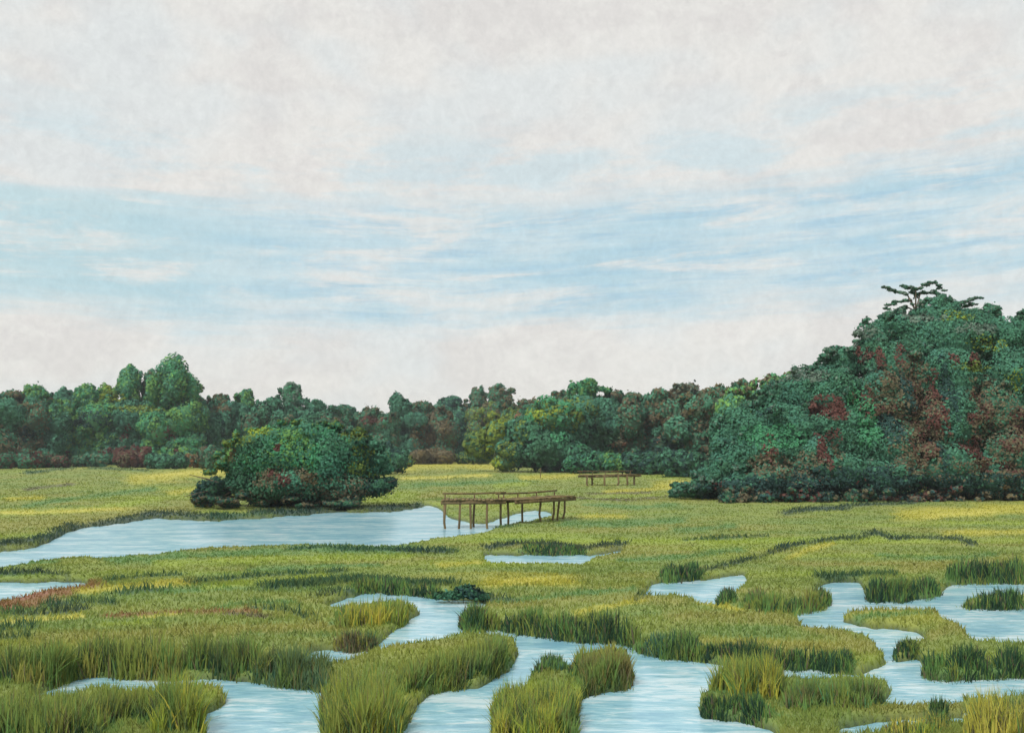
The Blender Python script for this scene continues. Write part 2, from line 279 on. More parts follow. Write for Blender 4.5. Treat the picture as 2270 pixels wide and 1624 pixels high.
def water_mat():
    m, nt, b = mat('creek_water'); L = nt.links.new
    tc = N(nt, 'ShaderNodeTexCoord')
    mp = N(nt, 'ShaderNodeMapping'); mp.inputs['Scale'].default_value = (.3, .6, 1); mp.inputs['Rotation'].default_value = (0, 0, .2); L(tc.outputs['Object'], mp.inputs[0])
    no = N(nt, 'ShaderNodeTexNoise'); no.inputs['Scale'].default_value = 1.1; no.inputs['Detail'].default_value = 7; no.inputs['Roughness'].default_value = .62; no.inputs['Distortion'].default_value = .6
    L(mp.outputs[0], no.inputs['Vector'])
    cr = N(nt, 'ShaderNodeValToRGB'); e = cr.color_ramp.elements
    e[0].position = .42; e[0].color = (*lin(122,172,192), 1); e[1].position = .57; e[1].color = (*lin(196,218,224), 1)
    e2 = cr.color_ramp.elements.new(.5); e2.color = (*lin(148,194,207), 1)
    mp2 = N(nt, 'ShaderNodeMapping'); mp2.inputs['Scale'].default_value = (.9, 3.2, 1); mp2.inputs['Rotation'].default_value = (0, 0, .16); L(tc.outputs['Object'], mp2.inputs[0])
    nf = N(nt, 'ShaderNodeTexNoise'); nf.inputs['Scale'].default_value = 1.6; nf.inputs['Detail'].default_value = 8; nf.inputs['Roughness'].default_value = .7; nf.inputs['Distortion'].default_value = .8; L(mp2.outputs[0], nf.inputs['Vector'])
    av = N(nt, 'ShaderNodeMix'); av.inputs[0].default_value = .5; L(no.outputs[0], av.inputs[2]); L(nf.outputs[0], av.inputs[3])
    L(av.outputs[0], cr.inputs[0]); L(cr.outputs[0], b.inputs['Base Color'])
    b.inputs['Roughness'].default_value = .2; b.inputs['IOR'].default_value = 1.33; b.inputs['Specular IOR Level'].default_value = .45
    n2 = N(nt, 'ShaderNodeTexNoise'); n2.inputs['Scale'].default_value = 5; n2.inputs['Detail'].default_value = 5; L(mp.outputs[0], n2.inputs['Vector'])
    bp = N(nt, 'ShaderNodeBump'); bp.inputs['Strength'].default_value = .35; bp.inputs['Distance'].default_value = .05; L(n2.outputs[0], bp.inputs['Height']); L(bp.outputs[0], b.inputs['Normal'])
    return m
M_water = water_mat()

def wood_mat(name, c1, c2, sc=6):
    m, nt, b = mat(name); L = nt.links.new
    tc = N(nt, 'ShaderNodeTexCoord'); no = N(nt, 'ShaderNodeTexNoise'); no.inputs['Scale'].default_value = sc; no.inputs['Detail'].default_value = 8
    mp = N(nt, 'ShaderNodeMapping'); mp.inputs['Scale'].default_value = (1, 1, .25); L(tc.outputs['Object'], mp.inputs[0]); L(mp.outputs[0], no.inputs['Vector'])
    cr = N(nt, 'ShaderNodeValToRGB'); cr.color_ramp.elements[0].color = (*c1, 1); cr.color_ramp.elements[1].color = (*c2, 1)
    cr.color_ramp.elements[0].position = .35; cr.color_ramp.elements[1].position = .65
    L(no.outputs[0], cr.inputs[0]); L(cr.outputs[0], b.inputs['Base Color']); b.inputs['Roughness'].default_value = .85
    bp = N(nt, 'ShaderNodeBump'); bp.inputs['Strength'].default_value = .4; bp.inputs['Distance'].default_value = .03; L(no.outputs[0], bp.inputs['Height']); L(bp.outputs[0], b.inputs['Normal'])
    return m
M_bark = wood_mat('bark', lin(70,64,54), lin(112,98,80))
M_wood = wood_mat('weathered_wood', lin(84,70,46), lin(122,104,66))
M_deck = wood_mat('deck_boards', lin(92,76,50), lin(134,116,72), 3)

# ------------------------------------------------------------------ mesh helpers
def mk(name, V, Fc, col=None, material=None, parent=None, smooth=False, loc=None, bend=None):
    V = np.asarray(V, np.float32).reshape(-1, 3)
    if loc is not None: V = V - np.asarray(loc, np.float32)
    Fc = np.asarray(Fc, np.int32); k = Fc.shape[1]
    me = bpy.data.meshes.new(name)
    me.vertices.add(len(V)); me.vertices.foreach_set('co', V.ravel())
    me.loops.add(Fc.size); me.loops.foreach_set('vertex_index', Fc.ravel())
    me.polygons.add(len(Fc)); me.polygons.foreach_set('loop_start', np.arange(len(Fc), dtype=np.int32) * k)
    me.update(calc_edges=True)
    if smooth: me.polygons.foreach_set('use_smooth', np.ones(len(Fc), bool))
    if col is not None:
        a = me.color_attributes.new('hue', 'FLOAT_COLOR', 'POINT')
        c = np.ones((len(V), 4), np.float32); c[:, :3] = col; a.data.foreach_set('color', c.ravel())
    if bend is not None:
        a = me.attributes.new('bend', 'FLOAT_VECTOR', 'POINT'); a.data.foreach_set('vector', np.asarray(bend, np.float32).ravel())
    if material: me.materials.append(material)
    o = bpy.data.objects.new(name, me); C.objects.link(o)
    if parent is not None: o.parent = parent
    elif loc is not None: o.location = loc
    return o
def tag(o, label=None, cat=None, group=None, kind=None):
    if label: o['label'] = label
    if cat: o['category'] = cat
    if group: o['group'] = group
    if kind: o['kind'] = kind
    return o
def empty(name, loc):
    o = bpy.data.objects.new(name, None); C.objects.link(o); o.location = loc; o.empty_display_size = .3; return o

def tube(pts, rad, seg=7):
    pts = np.asarray(pts, float); V = []; Fc = []
    for i, p in enumerate(pts):
        d = pts[min(i + 1, len(pts) - 1)] - pts[max(i - 1, 0)]; d /= np.linalg.norm(d) + 1e-9
        a = np.cross(d, [0.3, 1, .1]); a /= np.linalg.norm(a) + 1e-9; b = np.cross(d, a)
        for s in range(seg):
            t = 2 * math.pi * s / seg; V.append(p + rad[i] * (a * math.cos(t) + b * math.sin(t)))
    for i in range(len(pts) - 1):
        for s in range(seg):
            q = (s + 1) % seg; Fc.append((i * seg + s, i * seg + q, (i + 1) * seg + q, (i + 1) * seg + s))
    n = len(V); V.append(pts[-1]); 
    for s in range(seg): Fc.append(((len(pts) - 1) * seg + s, (len(pts) - 1) * seg + (s + 1) % seg, n, n))
    return np.array(V), Fc
def tris(Fc):
    r = []
    for f in Fc:
        if len(f) == 3 or f[2] == f[3]: r.append(f[:3])
        else: r.append((f[0], f[1], f[2])); r.append((f[0], f[2], f[3]))
    return r
def join(parts):
    V = []; Fc = []; o = 0
    for v, f in parts:
        V.append(v); Fc += [tuple(i + o for i in q) for q in tris(f)]; o += len(v)
    return np.vstack(V), Fc

# ------------------------------------------------------------------ ground and water
ths = np.arctan((np.arange(-700, 2970.1, 6.5) - CX) / F)
rest = np.linspace(ths[-1], ths[0] + 2 * math.pi, 60)[1:-1]
ths = np.concatenate([ths, rest])
vys = np.concatenate([np.arange(1840, 1300, -3.4), np.arange(1300, 1000, -2.4), [997, 993, 990, 988, 986.6, 985.8]])
Rs = np.array([dist(v) for v in vys]); Rs[Rs < 0] = 1
Rs = np.concatenate([[1.5, 5.0, 9.0], Rs[Rs > 10.2]])
T, R = np.meshgrid(ths, Rs)
fr = np.cos(np.clip(T, -.8, .8)); fr = np.where(np.abs((T + math.pi) % (2 * math.pi) - math.pi) < .75, np.cos((T + math.pi) % (2 * math.pi) - math.pi), math.cos(.75))
R2 = R / fr
GX, GY = R2 * np.sin(T), R2 * np.cos(T)
GZ = gz(GX, GY)
nT, nR = len(ths), len(Rs)
V = np.stack([GX, GY, GZ], -1).reshape(-1, 3)
ii, jj = np.meshgrid(np.arange(nR - 1), np.arange(nT), indexing='ij'); j2 = (jj + 1) % nT
Q = np.stack([ii * nT + jj, (ii + 1) * nT + jj, (ii + 1) * nT + j2, ii * nT + j2], -1).reshape(-1, 4)[:, ::-1]
gc, _ = meadow(GX.ravel(), GY.ravel(), 0.0)
behind = (GY.ravel() < 3) ; gc[behind] = pal('olive') * GM
mm = landness(GX.ravel(), GY.ravel())[:, None]
mud = lin(66, 80, 56)
bk = np.clip((mm - .62) / .3, 0, 1); gc = gc * .95 * bk + mud * (1 - bk)
gnd = mk('ground', V, Q, gc, M_ground, smooth=True); tag(gnd, 'olive and ochre salt marsh flat cut by tidal pools', 'ground', kind='structure')

wv = np.array([(-3000, -60, 0), (3000, -60, 0), (3000, 400, 0), (-3000, 400, 0)], float)
wat = mk('water', wv, [(0, 1, 2, 3)], None, M_water); tag(wat, 'pale blue tidal water winding through the marsh', 'water', kind='structure')

# ------------------------------------------------------------------ grass blades
def blades(X, Y, h, w, lean, col, Z=None, curl=.5, seg=3, tip=0.0):
    n = len(X); Z = gz(X, Y) - .03 if Z is None else Z
    a = rng.uniform(0, 2 * math.pi, n); dx, dy = np.cos(a), np.sin(a)
    # the flat of a blade faces any way
    b = rng.uniform(0, math.pi, n); sx, sy = np.cos(b), np.sin(b) * .6
    V = []; cols = []
    for k in range(seg + 1):
        t = k / seg; ww = w * (1 - t ** 1.6) * .5 if k < seg else w * 0
        off = lean * h * (t * (1 - curl) + curl * t * t)
        zz = h * t * (1 - .25 * lean * t)
        cxk, cyk, czk = X + dx * off, Y + dy * off, Z + zz
        if k < seg:
            V.append(np.stack([cxk - sx * ww, cyk - sy * ww, czk], -1)); V.append(np.stack([cxk + sx * ww, cyk + sy * ww, czk], -1))
        else: V.append(np.stack([cxk, cyk, czk], -1))
    m = 2 * seg + 1
    V = np.stack(V, 1).reshape(-1, 3)
    tr = []
    for k in range(seg - 1): tr += [(2 * k, 2 * k + 1, 2 * k + 3), (2 * k, 2 * k + 3, 2 * k + 2)]
    tr.append((2 * seg - 2, 2 * seg - 1, 2 * seg)); tr = np.array(tr)
    Fc = (np.arange(n)[:, None, None] * m + tr[None]).reshape(-1, 3)
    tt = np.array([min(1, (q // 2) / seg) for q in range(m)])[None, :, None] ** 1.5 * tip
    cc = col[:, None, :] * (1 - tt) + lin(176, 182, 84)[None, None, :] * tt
    return V, Fc, cc.reshape(-1, 3)

def jitter_col(c, a=.16, h=.05):
    n = len(c); return np.clip(c * (1 + rng.normal(0, a, (n, 1))) * (1 + rng.normal(0, h, (n, 3))), .005, .8)

def scatter(n, vy0, vy1, hr, wpx, lean, name, label):
    vx = rng.uniform(-180, 2450, n); vy = rng.uniform(vy0, vy1, n)
    X, Y = ground(vx, vy); keep = landness(X, Y) > .53; X, Y = X[keep], Y[keep]; D = Y
    c, hf = meadow(X, Y); n = len(X)
    h = rng.uniform(*hr, n) * hf * (.7 + .6 * fbm(X * .7, Y * .4)); w = wpx * D / F * rng.uniform(.6, 1.4, n)
    V, Fc, cc = blades(X, Y, h, w, np.abs(rng.normal(lean, .18, n)), jitter_col(c * 1.05, .05, .015), seg=2)
    o = mk(name, V, Fc, cc, M_grass); tag(o, label, 'grass', kind='stuff'); return o
scatter(130000, 1300, 1720, (.06, .17), 3.6, .45, 'grass', 'short olive and ochre cordgrass covering the near banks')
scatter(130000, 1110, 1310, (.05, .13), 3.6, .5, 'grass', 'yellow green marsh meadow grass in the middle ground')
scatter(80000, 1012, 1115, (.06, .16), 3.6, .5, 'grass', 'far marsh grass running up to the treeline')

# ------------------------------------------------------------------ countable grass clumps
def clump(label, base, depth, hpx, n, mix, lean=.2, wpx=5.0, group='marsh grass clumps along the creek banks', name='grass_clump', taper=True, cat='grass clump', hv=.35, bunch=26):
    base = np.array(base, float)
    seglen = np.hypot(*(base[1:] - base[:-1]).T); cum = np.concatenate([[0], np.cumsum(seglen)]); tot = cum[-1]
    nb = max(4, int(tot / bunch * 2.2 * (1 + depth / 18)))
    bt = rng.uniform(0, 1, nb); bd = rng.uniform(-depth, depth * .35, nb); bh = rng.uniform(1 - hv, 1 + hv * .5, nb); bc = rng.integers(0, 1000, nb)
    k = rng.integers(0, nb, n)
    s = np.clip(bt[k] + rng.normal(0, bunch * .42 / tot, n), 0, 1)
    bxp = np.interp(s * tot, cum, base[:, 0]); byp = np.interp(s * tot, cum, base[:, 1]) + bd[k] + rng.normal(0, 2.5, n)
    X, Y = ground(bxp, byp); D0 = dist(base[:, 1].mean()); sc = px(D0)
    h = hpx * sc * rng.uniform(.45, 1.05, n) * bh[k]
    if taper: h = h * (.45 + .55 * np.sqrt(np.clip(np.minimum(s, 1 - s) * 5, 0, 1)))
    names = [m[0] for m in mix]; wts = np.array([m[1] for m in mix], float); wts /= wts.sum()
    bcol = rng.choice(len(names), nb, p=wts); ci = np.where(rng.random(n) < .72, bcol[k], rng.choice(len(names), n, p=wts))
    col = np.array([pal(q, GM * 1.12) for q in names])[ci]
    dd = rng.random(n) < .07; col[dd] = pal('umber', GM * 1.2)
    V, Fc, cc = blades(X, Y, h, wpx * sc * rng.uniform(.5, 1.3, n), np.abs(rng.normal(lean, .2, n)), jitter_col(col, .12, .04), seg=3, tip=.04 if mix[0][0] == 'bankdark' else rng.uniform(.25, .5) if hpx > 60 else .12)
    # the matted root sod the blades grow from
    ns_ = max(8, int(tot / 8)); ss = np.linspace(0, 1, ns_); rows = np.linspace(.1, -1.0, 5) * depth
    SX, SR = np.meshgrid(ss * tot, rows); bx_, by_ = np.interp(SX, cum, base[:, 0]), np.interp(SX, cum, base[:, 1]) + SR
    sxx, syy = ground(bx_, by_); szz = gz(sxx, syy) - .07; SV = np.stack([sxx, syy, szz], -1).reshape(-1, 3)
    a_, b_ = np.meshgrid(np.arange(4), np.arange(ns_ - 1), indexing='ij'); q0 = (a_ * ns_ + b_).ravel()
    SF = np.concatenate([np.stack([q0, q0 + 1, q0 + ns_ + 1], -1), np.stack([q0, q0 + ns_ + 1, q0 + ns_], -1)])
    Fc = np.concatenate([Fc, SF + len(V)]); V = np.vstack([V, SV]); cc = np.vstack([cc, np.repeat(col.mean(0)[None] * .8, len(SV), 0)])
    mx, my = ground(*base.mean(0)); loc = (float(mx), float(my), float(gz(mx, my)))
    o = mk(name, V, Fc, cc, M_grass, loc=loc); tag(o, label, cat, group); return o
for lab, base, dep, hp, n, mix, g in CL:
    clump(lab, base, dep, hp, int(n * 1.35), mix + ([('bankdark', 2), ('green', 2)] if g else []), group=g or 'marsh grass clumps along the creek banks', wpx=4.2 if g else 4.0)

# ------------------------------------------------------------------ trees
def ico(n=1):
    bm = __import__('bmesh').new(); __import__('bmesh').ops.create_icosphere(bm, subdivisions=n, radius=1)
    v = np.array([x.co[:] for x in bm.verts]); f = [tuple(y.index for y in x.verts) for x in bm.faces]; bm.free(); return v, f
IV, IF = ico(3)
def sph(n):
    z = rng.uniform(-1, 1, n); a = rng.uniform(0, 2 * math.pi, n); r = np.sqrt(1 - z * z)
    return np.stack([r * np.cos(a), r * np.sin(a), z], -1)

def crown(lobes, leaf, cover, spots, zmin=.05, sub=16, rag=.22, hull=.8, seed=0):
    """lobes: (centre, radii, colour names list, weights); leaves on sub-clumps round every lobe"""
    VV = []; FF = []; CC = []; BB = []; off = 0
    cs = np.array([l[0] for l in lobes], float); rs = np.array([l[1] for l in lobes], float)
    for li, (c, r, names) in enumerate(lobes):
        c = np.array(c, float); r = np.array(r, float)
        cols = np.array([lpal(q) for q in names])
        tiny = max(r) < leaf * 6
        if hull and not tiny:
            d = IV; lump = .8 + .3 * fbm(d[:, 0] * 2 + li * 9 + seed, d[:, 1] * 2, d[:, 2] * 2 + 5)
            p = c + d * r * hull * lump[:, None]; p[:, 2] = np.maximum(p[:, 2], zmin - .1)
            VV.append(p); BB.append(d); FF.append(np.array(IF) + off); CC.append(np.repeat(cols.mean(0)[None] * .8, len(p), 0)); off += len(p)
        ns = sub; sd = sph(ns); sc = c + sd * r * rng.uniform(.68, .92, (ns, 1)); sr = rng.uniform(.26, .46, (ns, 1)) * (r.mean() * .45 + r * .55)
        scol = rng.integers(0, len(cols), ns)
        area = 4 * math.pi * (r[0] * r[1] * r[2]) ** (2 / 3) * (1.3 if tiny else 1)
        n = int(area * cover / (leaf * leaf * .5)); n = min(n, 70000)
        k = rng.integers(0, ns, n); d = sph(n); d[:, 2] = np.where(rng.random(n) < .3, np.abs(d[:, 2]), d[:, 2])
        rr = 1 - np.abs(rng.normal(0, rag, n)) if not tiny else rng.normal(0, .85, n); p = sc[k] + d * sr[k] * rr[:, None]
        # some leaves straight on the lobe
        m = rng.random(n) < .3; p[m] = c + d[m] * r * (1 - np.abs(rng.normal(0, rag * .6, m.sum())))[:, None]
        ins = np.zeros(n, bool)
        for q in range(len(lobes)):
            e = (((p - cs[q]) / rs[q]) ** 2).sum(1); ins |= e < (.45 if not tiny else .1)
        ok = (~ins) & (p[:, 2] > zmin) & (vnoise(p[:, 0] / leaf / 3, p[:, 1] / leaf / 3, p[:, 2] / leaf / 3) > .25)
        p = p[ok]; d = d[ok]; kk = k[ok]; n = len(p)
        ci = np.where(rng.random(n) < .8, scol[kk], rng.integers(0, len(cols), n)); col = cols[ci]
        for sp in spots:
            e = (((p - sp[0]) / sp[1]) ** 2).sum(1) + (vnoise(p[:, 0] * 1.7, p[:, 1] * 1.7, p[:, 2] * 1.7) - .5) * 1.6 + rng.normal(0, .1, len(p))
            m = (e < 1) & (rng.random(n) < sp[3]); col = np.where(m[:, None], lpal(sp[2]), col)
        col = jitter_col(col, .08, .03)
        nn = d + rng.normal(0, .42, (n, 3)); nn /= np.linalg.norm(nn, axis=1)[:, None]
        t = np.cross(nn, rng.normal(0, 1, (n, 3)) + np.array([0, 0, .8])); t /= np.linalg.norm(t, axis=1)[:, None] + 1e-9
        b = np.cross(nn, t); s = leaf * rng.uniform(.5, 1.35, (n, 1)); s2 = s * rng.uniform(.4, .7, (n, 1))
        q = np.stack([p - t * s, p - b * s2 + nn * s * .1, p + t * s, p + b * s2 - nn * s * .08], 1).reshape(-1, 3)
        ids = np.arange(n)[:, None] * 4 + off
        FF.append(np.concatenate([ids + [[0, 1, 2]], ids + [[0, 2, 3]]])); VV.append(q); CC.append(np.repeat(col, 4, 0)); off += 4 * n
        e = (p - c) / r; e /= np.linalg.norm(e, axis=1)[:, None] + 1e-6; bn = d * .5 + e * .6 + rng.normal(0, .12, (n, 3)); BB.append(np.repeat(bn / (np.linalg.norm(bn, axis=1)[:, None] + 1e-6), 4, 0))
    return np.vstack(VV), np.vstack(FF), np.vstack(CC), np.vstack(BB)

def make_tree(name, label, cat, root, lobes, leaf, cover, spots=(), group=None, trunk_r=.25, sub=16, rag=.22, hull=.8, lean=(0, 0), stems=1, full=False):
    """lobes in world metres"""
    root = np.array(root, float); t = empty(name, root); tag(t, label, cat, group)
    V, Fc, cc, bn = crown(lobes, leaf, cover, spots, sub=sub, rag=rag, hull=hull, zmin=root[2] + .05)
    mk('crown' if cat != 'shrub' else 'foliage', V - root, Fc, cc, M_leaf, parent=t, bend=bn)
    cs = np.array([l[0] for l in lobes], float) - root; top = cs[:, 2].max() * (1 if full else .8)
    parts = []
    for s_ in range(stems):
        o = np.array([rng.uniform(-1, 1), rng.uniform(-1, 1), 0]) * trunk_r * 3 * (stems > 1)
        cen = cs[np.argsort(-cs[:, 2])[:3]].mean(0) / .6; K = 6
        pts = [np.array([o[0] + (cen[0] * .6) * (i / K) ** 1.5 + rng.normal(0, trunk_r * .3), o[1] + (cen[1] * .6) * (i / K) ** 1.5, -.3 + (top + .3) * i / K]) for i in range(K + 1)]
        rad = [trunk_r * (1.5 if i == 0 else 1.1 - .85 * i / K) for i in range(K + 1)]
        parts.append(tube(pts, rad, 8))
        for l in cs[:8] * (1 if full else .92):
            i0 = int(np.clip(l[2] / max(top, .1) * K * .55, 1, K - 1)); a = pts[i0]
            mid = (a + l) / 2 + np.array([0, 0, -.05 * top]); parts.append(tube([a, mid, l], [rad[i0] * .55, rad[i0] * .4, rad[i0] * .15], 6))
    V, Fc = join(parts); mk('trunk', V, Fc, None, M_bark, parent=t, smooth=True)
    return t

def spot(vx, vy, rx, ry, D, name, prob=.85, depth=None):
    k = px(D); return (at_depth(vx, vy, D), np.array([rx * k, depth or max(rx, ry) * k * 3.0, ry * k]), name, prob)

def auto_lobes(vx, top, w, base, D, cols, nl=9, skirt=True, topn=None):
    """a broad leafy mass up to the general canopy level with its own crown rising out of it"""
    k = px(D); c = at_depth(vx, base, D); z0 = .2; W = w * k / 2
    sh = float(np.interp(vx, [0, 400, 700, 850, 1000, 1200, 1400, 1720], [884, 886, 902, 912, 900, 896, 882, 866])) + rng.uniform(-5, 6)
    sh = max(sh, top + 9); zs = at_depth(vx, sh, D)[2]; zt = at_depth(vx, top, D)[2]; H = zs - z0; B = zt - zs
    L = []; tn_ = topn or cols
    for i in range(nl - 2):
        t = (i + .5) / (nl - 2) * 2 - 1 + rng.normal(0, .1); q = rng.uniform(.52, .74)
        rz = H * rng.uniform(.2, .3); L.append(((c[0] + t * W * .95, D + rng.normal(0, W * .3), min(z0 + H * q, zs - rz * .9)), (W * rng.uniform(.38, .6), W * rng.uniform(.4, .55), rz), cols))
    for t in (-.8, -.35, .1, .5, .9): L.append(((c[0] + (t + rng.normal(0, .08)) * W, D + rng.normal(0, W * .2), zs - H * rng.uniform(.16, .24)), (W * .4, W * .45, H * .2), cols if rng.random() < .5 else tn_))
    for t in (-.6, .1, .7): L.append(((c[0] + t * W, D - W * .2, z0 + H * rng.uniform(.28, .42)), (W * .55, W * .45, H * .26), cols))
    bw = max(W * .5, B * .5); tn = topn or cols
    o = rng.uniform(-.15, .15) * W
    L.append(((c[0] + o, D, zt - B * .5 - H * .08), (bw * .72, bw * .8, B * .5 + H * .09), tn))
    for i in range(3): L.append(((c[0] + o + rng.uniform(-.8, .8) * bw, D + rng.normal(0, bw * .3), zs + B * rng.uniform(.05, .6)), (bw * rng.uniform(.3, .5), bw * .45, (B * .3 + H * .05)), tn))
    for i in range(7):
        x = rng.uniform(-1, 1); zz = zs + (B * (1 - abs(x)) if abs(x) < .6 else 0)
        L.append(((c[0] + x * W * .95, D + rng.normal(0, W * .2), zz - H * rng.uniform(-.01, .06)), (W * rng.uniform(.07, .16), W * .14, H * rng.uniform(.03, .06)), tn))
    if skirt:
        for s in (-.6, 0, .6): L.append(((c[0] + s * W, D - W * .5, z0 + H * .14), (W * .45, W * .4, H * .16), cols))
    return (c[0], D, .15), L

A = ['pine','teal','dark','pine']; B = ['dark','pine','pine','umber']; G1 = ['jade','pine','green']; BRN = ['umber','pine','pine','brown']; LM = ['green','lime','moss']
far_g = 'trees of the far treeline'
TR = [ # vx, top, width, base, mix, topmix, label
 (-70, 868, 130, 1036, B, A, 'dark tree cut by the left edge of the far treeline'),
 (20, 872, 100, 1034, BRN, BRN, 'brownish dull tree just inside the left edge'),
 (72, 851, 90, 1032, A, G1, 'green tree with a pale bitten crown near the left edge'),
 (130, 862, 80, 1030, B, A, 'low dark tree between the bitten green tree and a rounder green one'),
 (186, 850, 90, 1030, G1, G1, 'rounded fresh green tree third of the left row'),
 (238, 856, 90, 1030, ['pine','dark','moss'], LM, 'yellow green topped tree left of the two tallest left trees'),
 (278, 811, 72, 1030, A, G1, 'second tallest left tree with a light green knob crown'),
 (330, 824, 70, 1031, BRN, ['umber','pine'], 'brown tinged tree leaning on the tallest left tree'),
 (382, 782, 84, 1032, G1, G1, 'tallest tree of the left treeline with a squared bright green top'),
 (438, 880, 84, 1032, A, BRN, 'lower green tree right beside the tallest left tree'),
 (490, 876, 64, 1030, A, BRN, 'small green tree with twiggy reddish top'),
 (548, 864, 76, 1031, G1, G1, 'flat topped jade green tree above the left flank of the waterside tree'),
 (600, 884, 60, 1031, B, A, 'dark narrow tree left of the pale square crowned one'),
 (640, 846, 84, 1031, A, ['jade','grey','pine'], 'pale green square crowned tree above the waterside tree'),
 (704, 886, 80, 1030, B, A, 'dull green tree right of the pale square crowned one'),
 (770, 902, 84, 1030, B, A, 'low dark tree left of the dip in the treeline'),
 (828, 906, 70, 1029, B, B, 'lowest dark tree at the dip in the treeline'),
 (878, 870, 72, 1028, A, A, 'pointed dark green tree just right of the dip'),
 (935, 893, 84, 1026, BRN, BRN, 'rusty brown tree behind the sunny meadow'),
 (1000, 876, 80, 1024, B, ['pine','deep'], 'dark tree with black streaked left of the broad olive crown'),
 (1058, 858, 70, 1024, ['dark','deep','pine'], ['pine','umber'], 'dark flat crowned tree left half of the central crest'),
 (1112, 850, 96, 1026, ['umber','pine','moss'], ['pine','umber'], 'broad olive brown crown at the centre of the treeline'),
 (1166, 888, 70, 1028, ['moss','pine'], BRN, 'low tree in the notch right of the broad olive crown'),
 (1242, 866, 84, 1034, BRN, BRN, 'brown crowned tree left of the bright emerald top'),
 (1310, 841, 110, 1038, A, ['jade','jade','green'], 'emerald domed tree standing highest right of centre'),
 (1392, 872, 100, 1040, B, ['umber','pine'], 'dark olive tree right of the emerald dome'),
 (1450, 868, 100, 1044, ['pine','dark','umber'], BRN, 'brown topped tree halfway between emerald dome and hill wood'),
 (1512, 853, 100, 1046, ['umber','pine'], ['umber','grey'], 'pale brown capped tree left of the hill wood'),
 (1580, 860, 110, 1050, ['umber','pine','pine'], BRN, 'wide brownish tree sloping up toward the hill wood'),
 (1650, 848, 100, 1056, ['pine','umber'], BRN, 'olive brown tree joining the hill wood'),
 (1712, 830, 130, 1060, ['pine','green'], ['jade','green','umber'], 'small emerald capped tree on the shoulder of the hill wood'),
]
SP_FAR = [(283,946,9,10,'red'),(345,960,9,9,'red'),(375,960,12,16,'red'),(270,968,8,10,'red'),(285,1000,30,15,'red'),(80,1010,20,10,'red'),(145,1007,12,8,'red'),(40,1003,8,12,'red'),(390,1000,8,8,'red'),
 (235,1000,14,8,'red'),(300,905,45,9,'moss'),(245,880,28,10,'lime'),(60,960,20,20,'deep'),(200,930,50,18,'deep'),(490,950,4,30,'deep'),(400,960,16,28,'jade'),(450,1015,60,6,'rust'),
 (935,965,35,22,'brown'),(960,945,40,10,'umber'),(815,930,30,8,'red'),(1090,925,20,14,'lime'),(1075,960,16,12,'lime'),(1240,985,10,30,'jade'),(1318,1012,8,12,'pinkish'),(1360,985,10,8,'pinkish'),
 (1388,985,6,7,'pinkish'),(1465,975,12,6,'pinkish'),(1340,1000,14,14,'jade'),(1150,925,8,12,'pinkish'),(1480,990,40,22,'deep'),(1420,1010,30,12,'deep')]
for i, (vx, top, w, base, mix, tmix, lab) in enumerate(TR):
    D = dist(base, .15)
    back = (i % 2) * 7.0; D += back
    spots = [spot(a, b, c, d, D - 4, n, .8, 9.0) for a, b, c, d, n in SP_FAR if abs(a - vx) < w + c]
    root, L = auto_lobes(vx, top, w * 1.4, base, D, mix, nl=9, topn=tmix)
    make_tree('broadleaf_tree', lab, 'tree', root, L, .27, 1.25, spots, far_g, .28, sub=12, rag=.27)

# second dark rank behind the gaps
BK = [(50,'left edge'),(205,'two tallest left trees'),(455,'small twiggy tree'),(580,'pale square crowned tree'),(735,'dull green tree'),(905,'rusty brown tree'),(1030,'central crest'),(1205,'notch beside the olive crown'),(1350,'emerald dome'),(1545,'wide brownish tree')]
for vx, w_ in BK:
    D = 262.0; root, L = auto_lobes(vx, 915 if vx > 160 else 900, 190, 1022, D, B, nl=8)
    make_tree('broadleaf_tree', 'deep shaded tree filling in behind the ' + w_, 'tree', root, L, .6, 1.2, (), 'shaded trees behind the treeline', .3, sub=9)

# undergrowth shrubs at the foot of the treeline
for vx, bv, w, h, mix, lab in [
 (40,1038,90,34,['dark','red','pine'],'red flecked shrub at the foot of the left edge trees'),
 (110,1036,80,30,['dark','umber','red'],'dull red shrub below the bitten green tree'),
 (200,1034,90,30,['dark','pine','umber'],'dark scrub below the rounded fresh green tree'),
 (285,1036,90,44,['red','umber','red'],'dark red shrub below the second tallest left tree'),
 (370,1038,90,34,['pine','dark'],'dark scrub under the tallest left tree'),
 (450,1036,90,32,['rust','pine','brown'],'rusty shrub left of the waterside tree'),
 (880,1034,70,26,['pine','moss'],'green scrub right behind the waterside tree'),
 (960,1028,100,34,['brown','umber'],'brown scrub behind the sunny meadow'),
 (1050,1028,80,30,['dark','moss'],'mossy scrub beside the big mid meadow tree'),
 (1290,1048,80,44,['dark','jade','teal'],'dark shrub right of the big mid meadow tree'),
 (1350,1046,80,44,['jade','pine','green'],'green shrub left behind the small far boardwalk'),
 (1430,1050,100,50,['dark','deep','pine'],'dark shrub behind the small far boardwalk'),
 (1510,1056,110,60,['deep','dark','pine'],'blackish shrub left of the hill wood')]:
    D = dist(bv, .15) - 2; k = px(D); c = at_depth(vx, bv, D); W = w * k / 2; H = h * k
    L = [((c[0] + s * W * .55, D + rng.normal(0, 1), .15 + H * .45), (W * .5, W * .5, H * rng.uniform(.45, .6)), mix) for s in (-1, 0, 1)]
    make_tree('shrub', lab, 'shrub', (c[0], D, .15), L, .26, 1.5, (), 'shrubs at the foot of the trees', .08, sub=9, hull=.6, rag=.3)

